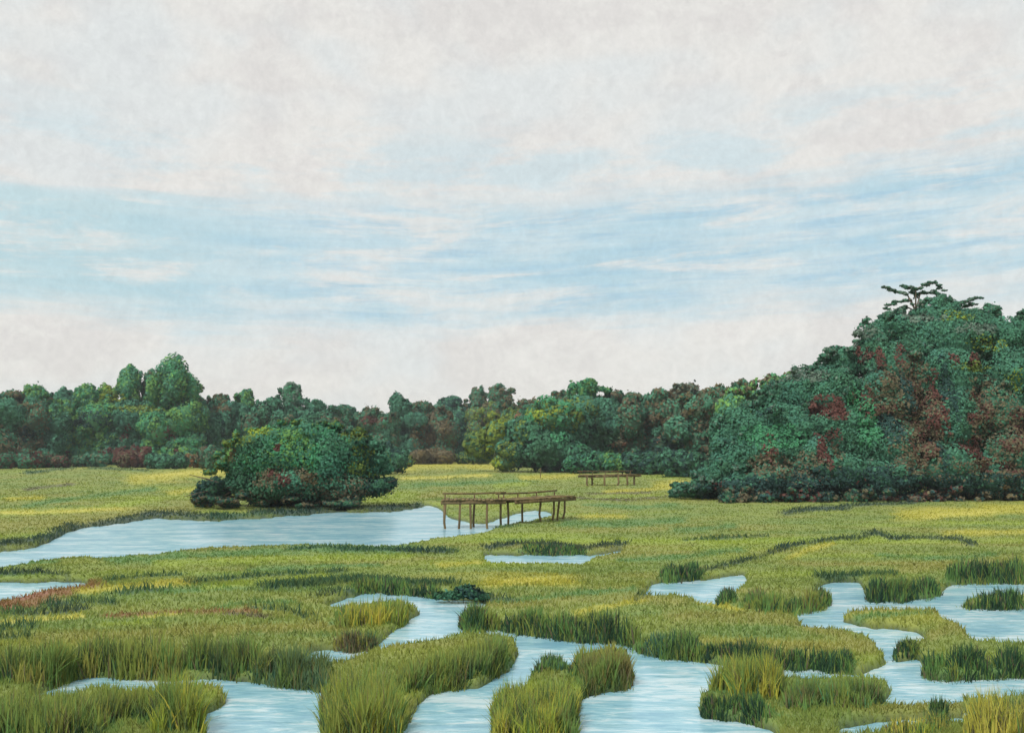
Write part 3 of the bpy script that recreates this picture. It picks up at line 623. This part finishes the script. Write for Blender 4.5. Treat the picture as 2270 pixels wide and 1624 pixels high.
for vx, bv, w, h, mix, lab in [(865,1050,80,70,['dark','pine','deep'],'dark bushy shrub touching the right flank of the domed waterside tree'),(815,1046,110,90,['pine','dark','umber'],'tall shrub half hidden behind the domed waterside tree'),(475,1040,90,50,['umber','dark','pine'],'umber shrub behind the left flank of the domed waterside tree')]:
    D = dist(bv, .15); k = px(D); c = at_depth(vx, bv, D); W = w * k / 2; H = h * k
    L = [((c[0] + s * W * .55, D + rng.normal(0, 1), .15 + H * .45), (W * .5, W * .5, H * rng.uniform(.4, .6)), mix) for s in (-1, -.2, .5, 1)]
    make_tree('shrub', lab, 'shrub', (c[0], D, .15), L, .22, 1.4, (), 'shrubs at the foot of the trees', .08, sub=11)

# ---- broad tree standing in the mid meadow (lime left rim)
D = dist(1046, .15)
def lobe(vx, vy, rx, ry, D, cols, dy=0.0, ryd=None):
    k = px(D); p = at_depth(vx, vy, D + dy); return (tuple(p), (rx * k, (ryd or max(rx, ry)) * k, ry * k), cols)
DM = ['dark','pine','pine']
L = [lobe(1225,925,66,42,D,['moss','pine','jade']), lobe(1180,960,60,46,D,['dark','pine']), lobe(1262,950,56,50,D,DM,1), lobe(1150,1000,50,36,D,['pine','dark']), lobe(1215,1000,56,42,D,['dark','dark','pine'],-2),
     lobe(1262,1010,50,36,D,['jade','pine','dark'],-1), lobe(1125,1025,32,20,D,['pine','moss']), lobe(1105,965,40,36,D,['moss','pine','lime'],3), lobe(1062,985,36,34,D,['dark','moss'],5),lobe(1290,910,44,28,D,['moss','pine'],3)]
sp = [spot(1120,1005,22,40,D-3,'moss',.6,7),spot(1155,960,16,26,D-3,'moss',.6,7),spot(1200,915,34,10,D-3,'lime',.6,7),spot(1278,925,20,18,D-3,'moss',.6,7),spot(1097,1030,12,14,D-3,'lime',.9,7),spot(1240,960,16,30,D-3,'jade',.8,5),spot(1240,1035,8,18,D-3,'deep',.9,6),spot(1200,1038,40,6,D-3,'deep',.9,6)]
make_tree('broadleaf_tree', 'broad spreading tree with lime rimmed left side standing in the meadow', 'tree', (at_depth(1215,1046,D)[0], D, .15), L, .30, 1.7, sp, None, .35, sub=18)

# ---- domed tree by the water (centre left)
D = dist(1122, .15)
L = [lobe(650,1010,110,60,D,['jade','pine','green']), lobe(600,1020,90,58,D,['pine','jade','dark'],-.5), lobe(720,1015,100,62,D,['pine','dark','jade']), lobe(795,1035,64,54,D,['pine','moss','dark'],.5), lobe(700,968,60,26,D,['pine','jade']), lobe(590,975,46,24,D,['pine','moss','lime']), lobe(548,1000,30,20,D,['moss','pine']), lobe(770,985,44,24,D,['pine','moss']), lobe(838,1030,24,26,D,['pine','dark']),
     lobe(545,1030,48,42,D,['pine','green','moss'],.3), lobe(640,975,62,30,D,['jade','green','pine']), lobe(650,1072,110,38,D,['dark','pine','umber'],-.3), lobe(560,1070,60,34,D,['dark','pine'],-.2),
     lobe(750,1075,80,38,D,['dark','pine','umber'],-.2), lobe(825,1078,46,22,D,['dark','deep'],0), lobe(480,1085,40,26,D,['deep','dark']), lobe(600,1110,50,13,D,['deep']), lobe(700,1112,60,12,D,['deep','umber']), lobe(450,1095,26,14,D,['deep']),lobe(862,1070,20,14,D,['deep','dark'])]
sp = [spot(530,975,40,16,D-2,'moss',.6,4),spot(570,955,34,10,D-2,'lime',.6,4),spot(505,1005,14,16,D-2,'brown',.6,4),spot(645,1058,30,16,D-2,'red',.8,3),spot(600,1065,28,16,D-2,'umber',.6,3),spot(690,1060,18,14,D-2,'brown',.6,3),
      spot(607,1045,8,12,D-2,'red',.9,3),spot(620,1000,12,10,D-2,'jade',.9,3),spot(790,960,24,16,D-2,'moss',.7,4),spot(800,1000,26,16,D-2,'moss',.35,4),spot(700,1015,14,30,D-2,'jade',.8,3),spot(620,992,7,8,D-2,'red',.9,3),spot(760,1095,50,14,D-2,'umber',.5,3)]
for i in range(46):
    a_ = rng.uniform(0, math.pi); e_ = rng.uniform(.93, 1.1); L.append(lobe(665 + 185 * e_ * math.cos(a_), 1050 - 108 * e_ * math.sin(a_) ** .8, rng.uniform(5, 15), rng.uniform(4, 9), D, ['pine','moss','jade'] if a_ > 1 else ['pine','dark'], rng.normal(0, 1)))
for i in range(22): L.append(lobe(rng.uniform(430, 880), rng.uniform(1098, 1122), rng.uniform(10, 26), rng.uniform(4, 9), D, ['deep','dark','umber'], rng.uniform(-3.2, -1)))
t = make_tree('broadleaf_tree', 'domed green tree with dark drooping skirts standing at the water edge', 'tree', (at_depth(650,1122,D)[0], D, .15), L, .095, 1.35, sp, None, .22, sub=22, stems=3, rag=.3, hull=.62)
parts = []
for a, b in [((520,1078),(408,1100)),((500,1075),(420,1052)),((520,1100),(430,1112)),((800,1095),(880,1062)),((520,1085),(470,1118)),((560,1105),(545,1128)),((850,1080),(874,1094))]:
    p0 = at_depth(*a, D - .5); p1 = at_depth(*b, D - .8); mid = (p0 + p1) / 2 + np.array([0, 0, .06])
    parts.append(tube([p0, mid, p1], [.07, .045, .015], 6))
V, Fc = join(parts); tt = mk('branches', V - np.array(t.location), Fc, None, M_bark, parent=t, smooth=True); tt['kind'] = 'stuff'

# ---- the wood on the hill side at right
Dh = dist(1104, .15)
RW = [(1830,903,30,22,'red'),(1852,908,18,18,'red'),(1945,775,8,20,'red'),(1967,808,9,32,'red'),(2013,815,15,42,'red'),(1985,862,45,45,'umber'),(2040,820,20,45,'umber'),(2035,925,24,60,'red'),(2015,985,26,45,'red'),(2066,890,10,50,'red'),
 (1910,887,15,22,'red'),(1950,915,40,14,'red'),(2119,797,11,14,'red'),(2162,800,11,14,'red'),(2165,893,18,28,'red'),(2135,928,20,12,'red'),(2135,1010,15,45,'red'),(2112,985,22,14,'red'),(2245,955,22,42,'red'),(2205,985,28,12,'red'),
 (2235,1052,28,14,'red'),(2185,1040,22,16,'red'),(1832,967,12,20,'red'),(1802,1020,14,45,'red'),(1790,1062,9,20,'red'),(1685,1000,16,30,'red'),(1690,1040,45,34,'umber'),(1587,1076,24,9,'red'),(2000,1078,34,12,'red'),(1880,1065,20,10,'red'),(2190,940,55,90,'umber'),(1990,890,70,60,'umber'),(2060,1040,120,26,'umber'),(1760,1050,60,40,'umber'),(2000,990,60,60,'umber'),(1850,1050,70,30,'dark'),(2180,1060,60,20,'umber'),
 (2090,860,13,60,'deep'),(2003,865,12,38,'deep'),(1950,950,26,28,'deep'),(2045,1020,10,40,'deep'),(1660,1070,60,18,'deep'),(1850,1085,160,12,'deep'),(2100,1090,140,12,'deep'),(1850,1068,190,30,'deep'),(2100,1075,180,28,'deep'),(1650,1085,110,20,'deep'),  # deep bands along the foot paint the trees' base shading into leaf colour
 (2160,685,32,15,'lime'),(2225,755,46,16,'lime'),(2160,812,50,10,'moss'),(2255,842,18,25,'lime'),(1700,968,62,24,'jade'),(1900,930,22,60,'jade'),(1955,720,30,20,'grey'),(1800,828,42,16,'grey'),(1930,735,14,30,'grey'),(2080,690,50,12,'grey'),(2200,720,60,12,'grey'),(1830,1000,12,16,'umber'),(1690,905,10,18,'deep')]
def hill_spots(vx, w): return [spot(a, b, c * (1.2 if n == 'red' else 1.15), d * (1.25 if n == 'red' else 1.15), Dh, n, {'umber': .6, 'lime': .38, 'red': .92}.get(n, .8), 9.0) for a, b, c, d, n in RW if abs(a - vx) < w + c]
HP = ['pine','teal','dark','pine']
HT = [
 (1580, 1060, [(1590,1058,50,30,-1),(1552,1080,34,16,-2),(1625,1035,46,50,0),(1530,1092,22,10,-2)], ['pine','teal','dark'], 'low green tree forming the left foot of the hill wood'),
 (1655, 1104, [(1650,960,64,60,1),(1690,1010,70,62,-1),(1640,1030,60,56,-1),(1700,1065,70,40,-2),(1640,1080,60,26,-2),(1610,985,40,44,1)], HP, 'jade patched tree at the left side of the hill wood'),
 (1760, 1104, [(1740,900,66,52,4),(1780,880,60,62,3),(1765,960,76,64,1),(1790,1030,76,60,-1),(1760,1070,74,36,-2),(1720,925,50,50,4)], HP, 'green tree with a long red streak low on the hill wood'),
 (1850, 1104, [(1830,845,48,40,5),(1868,815,46,44,5),(1850,890,78,70,2),(1870,970,82,70,0),(1860,1050,82,50,-2),(1800,850,36,30,5)], HP, 'shoulder tree of the hill wood with a grey speckled rim'),
 (1960, 1104, [(1960,752,60,50,5),(1925,800,46,48,5),(1985,820,84,70,3),(1960,900,90,80,1),(1970,1000,90,74,-1),(1960,1060,90,44,-2),(2000,740,56,46,5)], HP, 'tall tree hung with red and brown creeper below the sparse pine'),
 (2090, 1104, [(2080,712,68,50,6),(2040,760,70,64,5),(2120,760,84,72,4),(2090,850,96,80,2),(2100,950,96,80,0),(2090,1040,94,60,-2)], HP, 'highest domed tree of the hill wood with hanging red creeper'),
 (2210, 1104, [(2170,715,54,36,6),(2220,755,74,60,5),(2240,840,90,76,3),(2210,930,90,80,1),(2230,1020,90,70,-1),(2200,1064,90,38,-2)], HP, 'yellow green flecked tree at the right edge of the hill wood'),
 (2340, 1104, [(2310,742,76,56,6),(2380,800,90,80,4),(2340,880,90,80,2),(2340,980,96,84,0),(2340,1050,100,50,-1)], HP, 'tree cut off by the right edge of the hill wood'),
]
for vx, bv, LL, mix, lab in HT:
    lobes = [lobe(a, b, c, d, Dh, mix, dy, max(c, d) * .9) for a, b, c, d, dy in LL]
    for a, b, c, d, dy in LL:
        for q_ in range(5):
            an = rng.uniform(.2, 2.95); lobes.append(lobe(a + c * 1.0 * math.cos(an), b - d * 1.02 * math.sin(an), rng.uniform(6, 17), rng.uniform(4, 12), Dh, mix + ['grey'], dy + rng.normal(0, .8)))
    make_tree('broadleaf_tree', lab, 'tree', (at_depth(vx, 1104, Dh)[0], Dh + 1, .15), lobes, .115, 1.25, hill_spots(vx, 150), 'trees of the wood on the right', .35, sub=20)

# sparse flat crowned pine breaking the skyline
Dp = Dh + 7
def wispy(label, x0, y0, limbs, width):
    base = at_depth(x0, 1104, Dp); loc = np.array([base[0], Dp, .15]); t = empty('pine_tree', loc); tag(t, label, 'tree')
    fork = at_depth(x0, y0, Dp); parts = [tube([loc + [0, 0, -.3], loc + (fork - loc) * .5 + [.12, 0, 0], fork], [.2, .15, .09], 8)]; LL = []
    for pts in limbs:
        P3 = [at_depth(a, b, Dp + c) for a, b, c in pts]; parts.append(tube([fork] + P3, [.07] + [.05 * (1 - .7 * q / len(P3)) for q in range(len(P3))], 6))
        P3 = np.array(P3)
        for q in np.linspace(0, 1, 11):
            f = q * (len(P3) - 1); k_ = min(int(f), len(P3) - 2); p = P3[k_] + (P3[k_ + 1] - P3[k_]) * (f - k_) + rng.normal(0, .1, 3) * [1, 2, .5]
            LL.append((p, (rng.uniform(.14, .36) * width, .25, rng.uniform(.04, .11) * width), ['dark', 'pine', 'grey']))
    V, Fc, cc, bn = crown(LL, .075, 1.6, (), sub=5, rag=.4, hull=0)
    mk('crown', V - loc, Fc, cc, M_leaf, parent=t, bend=bn); V, Fc = join(parts); mk('trunk', V - loc, Fc, None, M_bark, parent=t, smooth=True)
wispy('sparse flat crowned pine poking above the hill wood skyline', 2030, 690, [
  [(2010,650,0),(1985,645,1),(1960,636,1)], [(2030,640,-1),(2050,632,0),(2070,626,1),(2092,644,1)], [(2020,665,0),(1985,668,-1),(1960,684,-1)], [(2030,660,1),(2020,640,1),(2002,634,2)],
  [(2050,672,0),(2075,662,0),(2092,655,1)], [(2030,675,-1),(2060,684,0),(2085,672,-1)], [(2010,680,1),(1990,690,0)], [(2040,650,0),(2060,648,1),(2080,650,0)]], 1.0)
wispy('small wispy tree top right of the sparse pine', 2128, 690, [[(2130,672,0),(2150,664,0),(2168,660,1)], [(2120,676,0),(2105,670,1)], [(2135,680,1),(2160,672,0)]], .9)

# hill wood foot shrubs
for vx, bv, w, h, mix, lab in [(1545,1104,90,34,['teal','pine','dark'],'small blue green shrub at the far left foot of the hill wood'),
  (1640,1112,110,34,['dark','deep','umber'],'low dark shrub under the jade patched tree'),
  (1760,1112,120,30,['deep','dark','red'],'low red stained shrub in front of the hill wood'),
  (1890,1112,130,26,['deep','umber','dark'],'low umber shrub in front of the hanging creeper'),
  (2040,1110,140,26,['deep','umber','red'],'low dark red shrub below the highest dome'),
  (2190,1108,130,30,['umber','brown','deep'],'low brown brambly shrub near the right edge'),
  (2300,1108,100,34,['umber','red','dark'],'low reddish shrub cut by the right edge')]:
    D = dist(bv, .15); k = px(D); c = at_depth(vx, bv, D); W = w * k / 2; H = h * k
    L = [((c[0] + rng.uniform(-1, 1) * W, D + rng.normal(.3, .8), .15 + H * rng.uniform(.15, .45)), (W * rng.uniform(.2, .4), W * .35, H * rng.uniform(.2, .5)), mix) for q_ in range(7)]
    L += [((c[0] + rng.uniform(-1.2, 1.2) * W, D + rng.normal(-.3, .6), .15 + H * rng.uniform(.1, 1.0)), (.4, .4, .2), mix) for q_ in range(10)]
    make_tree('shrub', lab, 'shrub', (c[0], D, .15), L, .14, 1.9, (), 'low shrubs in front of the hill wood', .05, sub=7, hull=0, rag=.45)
# round shrub in the middle marsh
D = dist(1327, .1); L = [lobe(1028,1310,24,13,D,['deep','dark']), lobe(1048,1316,22,10,D,['dark','deep']), lobe(1004,1318,24,9,D,['dark','pine']), lobe(978,1322,18,7,D,['dark']), lobe(1072,1321,18,7,D,['dark'])]
make_tree('shrub', 'small low blackish shrub on the bank above the channel', 'shrub', (at_depth(1028,1327,D)[0], D, -.02), L, .05, 1.5, (), None, .012, sub=14, rag=.4, hull=.6)

# ------------------------------------------------------------------ boardwalks
def beam(p0, p1, w, h):
    p0, p1 = np.array(p0, float), np.array(p1, float); d = p1 - p0; d /= np.linalg.norm(d)
    s = np.cross(d, [0, 0, 1]); s /= np.linalg.norm(s); u = np.cross(s, d); V = []
    for p in (p0, p1):
        for a, b in ((-1, -1), (1, -1), (1, 1), (-1, 1)): V.append(p + s * a * w / 2 + u * b * h / 2)
    return np.array(V), [(0, 1, 2, 3), (7, 6, 5, 4), (0, 4, 5, 1), (1, 5, 6, 2), (2, 6, 7, 3), (3, 7, 4, 0)]
def boardwalk(label, path, zt, width, rail, posts_at, root, lowrail=True):
    t = empty('boardwalk', root); tag(t, label, 'boardwalk'); R0 = np.array(root)
    path = [np.array(p, float) for p in path]
    db, rl, bp = [], [], []
    for a, b in zip(path[:-1], path[1:]):
        d = b - a; ln = np.linalg.norm(d); d /= ln; s = np.array([d[1], -d[0]])
        n = int(ln / .19)
        for i in range(n):
            c = a + d * (i + .5) * ln / n; o = rng.normal(0, .03)
            p0 = np.array([*(c - s * (width / 2 + o)), zt + rng.normal(0, .018)]); p1 = np.array([*(c + s * (width / 2 - o)), zt + rng.normal(0, .018)])
            db.append(beam(p0, p1, .16, .04))
        for sg in (-1, 1):
            p0 = np.array([*(a + s * sg * (width / 2 - .08)), zt - .13]); p1 = np.array([*(b + s * sg * (width / 2 - .08)), zt - .13 - rng.uniform(-.03, .03)])
            bp.append(beam(p0, p1, .08, .15))
        # low rail on the far side
        if lowrail:
            sg = 1 if s[1] > 0 else -1
            q0 = np.array([*(a + s * sg * width / 2), zt + rail]); q1 = np.array([*(b + s * sg * width / 2), zt + rail + rng.normal(0, .03)])
            mid = (q0 + q1) / 2 + [0, 0, rng.normal(0, .03)]
            rl.append(beam(q0, mid, .07, .08)); rl.append(beam(mid, q1, .07, .08))
            for f in np.linspace(.04, .96, max(3, int(ln / 1.2))):
                c = q0 + (q1 - q0) * f; rl.append(beam([c[0], c[1], zt - .2], [c[0] + .001, c[1], zt + rail - .06], .07, .07))
    for nm, parts, m in (('deck', db, M_deck), ('bearer', bp, M_wood), ('rail', rl, M_wood)):
        if parts:
            V, Fc = join(parts); mk(nm, V - R0, Fc, None, m, parent=t)
    for (x, y, r) in posts_at:
        z = float(gz(x, y)); z = min(z, 0) - .3
        V, Fc = tube([[x + rng.normal(0, .12), y, z], [x + rng.normal(0, .06), y, (z + zt) / 2], [x, y, zt - .03]], [r * 1.1, r, r * .95], 8)
        mk('post', V - R0, Fc, None, M_wood, parent=t, smooth=True)
    return t
D1 = 53.3; k = px(D1); Xa, Xb = at_depth(979,1105,D1)[0], at_depth(1122,1105,D1)[0]
zt = 1.36; D2 = 57.0; Xc = at_depth(1256,1100,D2)[0]
post = []
for vx, dy in ((988,-.55),(1020,-.55),(1042,-.55),(1080,-.55),(985,.6),(1052,.6),(1110,.6)): post.append((float(at_depth(vx,1150,D1+dy)[0]), D1 + dy, .058))
for vx, D in ((1125,54.2),(1158,54.8),(1200,55.2),(1228,56.0),(1241,56.3),(1252,57.2)): post.append((float(at_depth(vx,1140,D)[0]), D, .055))
boardwalk('weathered wooden boardwalk on crooked posts over the creek mouth', [(Xa, D1), (Xb, D1), (Xc, D2)], zt, 1.3, .26, post, (float(Xa + Xb) / 2, D1, 0.))
D3 = 103.; Xa, Xb = at_depth(1290,1052,D3)[0], at_depth(1412,1050,D3 + 3)[0]; z3 = float(at_depth(1350,1053,D3)[2])
post = [(float(at_depth(v,1060,D)[0]), D, .09) for v, D in ((1302,D3-.5),(1312,D3+.8),(1340,D3-.2),(1390,D3+1.6),(1406,D3+2.2),(1370,D3+1.))]
boardwalk('smaller distant boardwalk in front of the dark shrubs', [(Xa, D3), (Xb, D3 + 3)], z3, 1.5, .35, post, (float(Xa), D3, .1))
# lone stakes
for vx, bv, h, lab in ((1198,1062,22,'lone weathered stake left of the small far boardwalk'),(135,1240,16,'thin stake in the water near the left edge')):
    D = dist(bv); x = float(at_depth(vx, bv, D)[0]); zz = float(gz(x, D))
    V, Fc = tube([[0, 0, -.3], [.02, 0, h * px(D) * .5], [.05, 0, h * px(D)]], [.05, .045, .035], 7)
    o = mk('stake', V, Fc, None, M_wood, smooth=True); o.location = (x, D, min(zz, .15)); tag(o, lab, 'stake')

# ------------------------------------------------------------------ air
hm_, hnt, hb = mat('air'); hnt.nodes.remove(hb); pv = N(hnt, 'ShaderNodeVolumePrincipled'); pv.inputs['Density'].default_value = .0003; pv.inputs['Color'].default_value = (.86, .93, .98, 1); pv.inputs['Anisotropy'].default_value = 0
hnt.links.new(pv.outputs[0], hnt.nodes['Material Output'].inputs['Volume'])
hv = [(x, y, z) for z in (-2, 30) for x, y in ((-3200, -3200), (3200, -3200), (3200, 3400), (-3200, 3400))]
hz = mk('haze', hv, [(0, 3, 2, 1), (4, 5, 6, 7), (0, 1, 5, 4), (1, 2, 6, 5), (2, 3, 7, 6), (3, 0, 4, 7)], None, hm_); tag(hz, 'thin pale air softening the far trees', 'haze', kind='stuff')

# ------------------------------------------------------------------ sky
sc = bpy.context.scene
EL, AZ = math.radians(48), math.radians(-145)     # sun behind the camera's left shoulder
w = bpy.data.worlds.new('World'); sc.world = w; w.use_nodes = True; nt = w.node_tree; L = nt.links.new
bg = nt.nodes['Background']; bg.inputs['Strength'].default_value = .1
sky = N(nt, 'ShaderNodeTexSky', sky_type='NISHITA', sun_disc=False, sun_elevation=EL, sun_rotation=AZ % (2 * math.pi)); 
tc = N(nt, 'ShaderNodeTexCoord'); sx = N(nt, 'ShaderNodeSeparateXYZ'); L(tc.outputs['Generated'], sx.inputs[0])
def M(op, a, b=None, c=None, clamp=False):
    n = N(nt, 'ShaderNodeMath', operation=op); n.use_clamp = clamp
    for i, v in enumerate((a, b, c)):
        if v is None: continue
        if isinstance(v, (int, float)): n.inputs[i].default_value = v
        else: L(v, n.inputs[i])
    return n.outputs[0]
def MR(v, a, b, c=0., d=1., smooth=True):
    n = N(nt, 'ShaderNodeMapRange'); n.interpolation_type = 'SMOOTHSTEP' if smooth else 'LINEAR'
    L(v, n.inputs[0]); n.inputs[1].default_value = a; n.inputs[2].default_value = b; n.inputs[3].default_value = c; n.inputs[4].default_value = d; return n.outputs[0]
az = M('ARCTAN2', sx.outputs[0], sx.outputs[1]); el = M('ARCSINE', sx.outputs[2])
Xn = M('MULTIPLY', az, 2.434); Yn = M('MULTIPLY', el, 2.434)      # 1 unit = 1000 survey units
Yt = M('SUBTRACT', Yn, M('MULTIPLY', M('MAXIMUM', Xn, -.1), .045))            # streaks climb slightly to the right
def noise(sxv, syv, z, det=5, rough=.6, dist_=0.0, y=None):
    cb = N(nt, 'ShaderNodeCombineXYZ'); L(M('MULTIPLY', Xn, sxv), cb.inputs[0]); L(M('MULTIPLY', Yt if y is None else y, syv), cb.inputs[1]); cb.inputs[2].default_value = z
    n = N(nt, 'ShaderNodeTexNoise'); n.inputs['Scale'].default_value = 1; n.inputs['Detail'].default_value = det; n.inputs['Roughness'].default_value = rough; n.inputs['Distortion'].default_value = dist_
    L(cb.outputs[0], n.inputs['Vector']); return n.outputs[0]
big = noise(1.6, 3.0, 2.0, 3); st = noise(2.2, 17, 7.0, 6, .6, .3); st2 = noise(3.5, 40, 11.0, 5, .62); soft = noise(5, 7, 4.0, 7, .65, .4, Yn); grain = noise(60, 60, 1.0, 4, .7, 0, Yn); grit = noise(30, 24, 21.0, 7, .78, .6, Yn)
def mixc(f, a, b):
    n = N(nt, 'ShaderNodeMix', data_type='RGBA'); 
    if isinstance(f, (int, float)): n.inputs[0].default_value = f
    else: L(f, n.inputs[0])
    for i, v in ((6, a), (7, b)):
        if isinstance(v, (tuple, list, np.ndarray)): n.inputs[i].default_value = (*[float(q) for q in v], 1)
        else: L(v, n.inputs[i])
    return n.outputs[2]
Yw = M('ADD', Yt, M('MULTIPLY', M('SUBTRACT', big, .5), .10)); Yw = M('ADD', Yw, M('MULTIPLY', M('SUBTRACT', st, .5), .14))
band = M('MULTIPLY', MR(Yw, .225, .345), MR(Yw, .49, .56, 1, 0))
K = 10.9
white = lin(229, 227, 222) * K; pinkw = lin(222, 219, 215) * K; coolw = lin(216, 225, 227) * K
paleb = lin(200, 220, 226) * K; blue = lin(181, 210, 221) * K; deepb = lin(163, 199, 218) * K; tealb = lin(188, 215, 219) * K
c = mixc(MR(soft, .45, .62), white, pinkw); c = mixc(M('MULTIPLY', MR(big, .45, .6), .5), c, coolw)
upper = M('MULTIPLY', MR(Yw, .52, .56), MR(Yw, .6, .78, 1, 0)); c = mixc(M('MULTIPLY', upper, MR(noise(2.5, 9, 31.0, 5), .46, .62, 0, .7)), c, paleb)
c = mixc(M('MULTIPLY', band, .9), c, paleb)
c = mixc(M('MULTIPLY', band, MR(st, .39, .64)), c, blue)
c = mixc(M('MULTIPLY', M('MULTIPLY', band, MR(Xn, -1.0, -.35, 1, 0)), .6), c, tealb)
c = mixc(M('MULTIPLY', M('MULTIPLY', M('MULTIPLY', band, MR(Xn, -.8, -.25)), MR(st2, .44, .70)), .75), c, deepb)
c = mixc(M('MULTIPLY', M('MULTIPLY', band, MR(noise(2.2, 15, 17.0, 7, .68, .4), .47, .66)), .8), c, white)
low = MR(Yw, .0, .22, 1, 0); c = mixc(M('MULTIPLY', low, .35), c, lin(229, 226, 220) * K)
gr = M('ADD', MR(grit, .3, .7, 0.925, 1.05, False), MR(grain, .3, .7, -.035, .035, False))
vm = N(nt, 'ShaderNodeVectorMath', operation='SCALE'); L(c, vm.inputs[0]); L(gr, vm.inputs['Scale'])
fin = mixc(.06, vm.outputs[0], sky.outputs[0])
L(fin, bg.inputs['Color'])

sl = bpy.data.lights.new('sun', 'SUN'); sl.energy = 2.6; sl.angle = math.radians(3.5); sl.color = (1, .96, .9)
so = bpy.data.objects.new('sun', sl); C.objects.link(so)
d = np.array([math.sin(AZ) * math.cos(EL), math.cos(AZ) * math.cos(EL), math.sin(EL)])
from mathutils import Vector
so.rotation_euler = Vector(-d).to_track_quat('-Z', 'Y').to_euler()

cam = bpy.data.cameras.new('camera'); co = bpy.data.objects.new('camera', cam); C.objects.link(co); sc.camera = co
cam.sensor_width = 36; cam.lens = 36 * F / 2270; cam.clip_end = 20000; cam.clip_start = .1
co.location = (0, 0, CAMZ); co.rotation_euler = (math.radians(90) + P, 0, 0)
sc.view_settings.view_transform = 'Standard'; sc.view_settings.look = 'None'; sc.view_settings.exposure = 0; sc.view_settings.gamma = 1
sc.render.engine = 'CYCLES'; sc.cycles.max_bounces = 5; sc.cycles.diffuse_bounces = 3; sc.cycles.transmission_bounces = 3
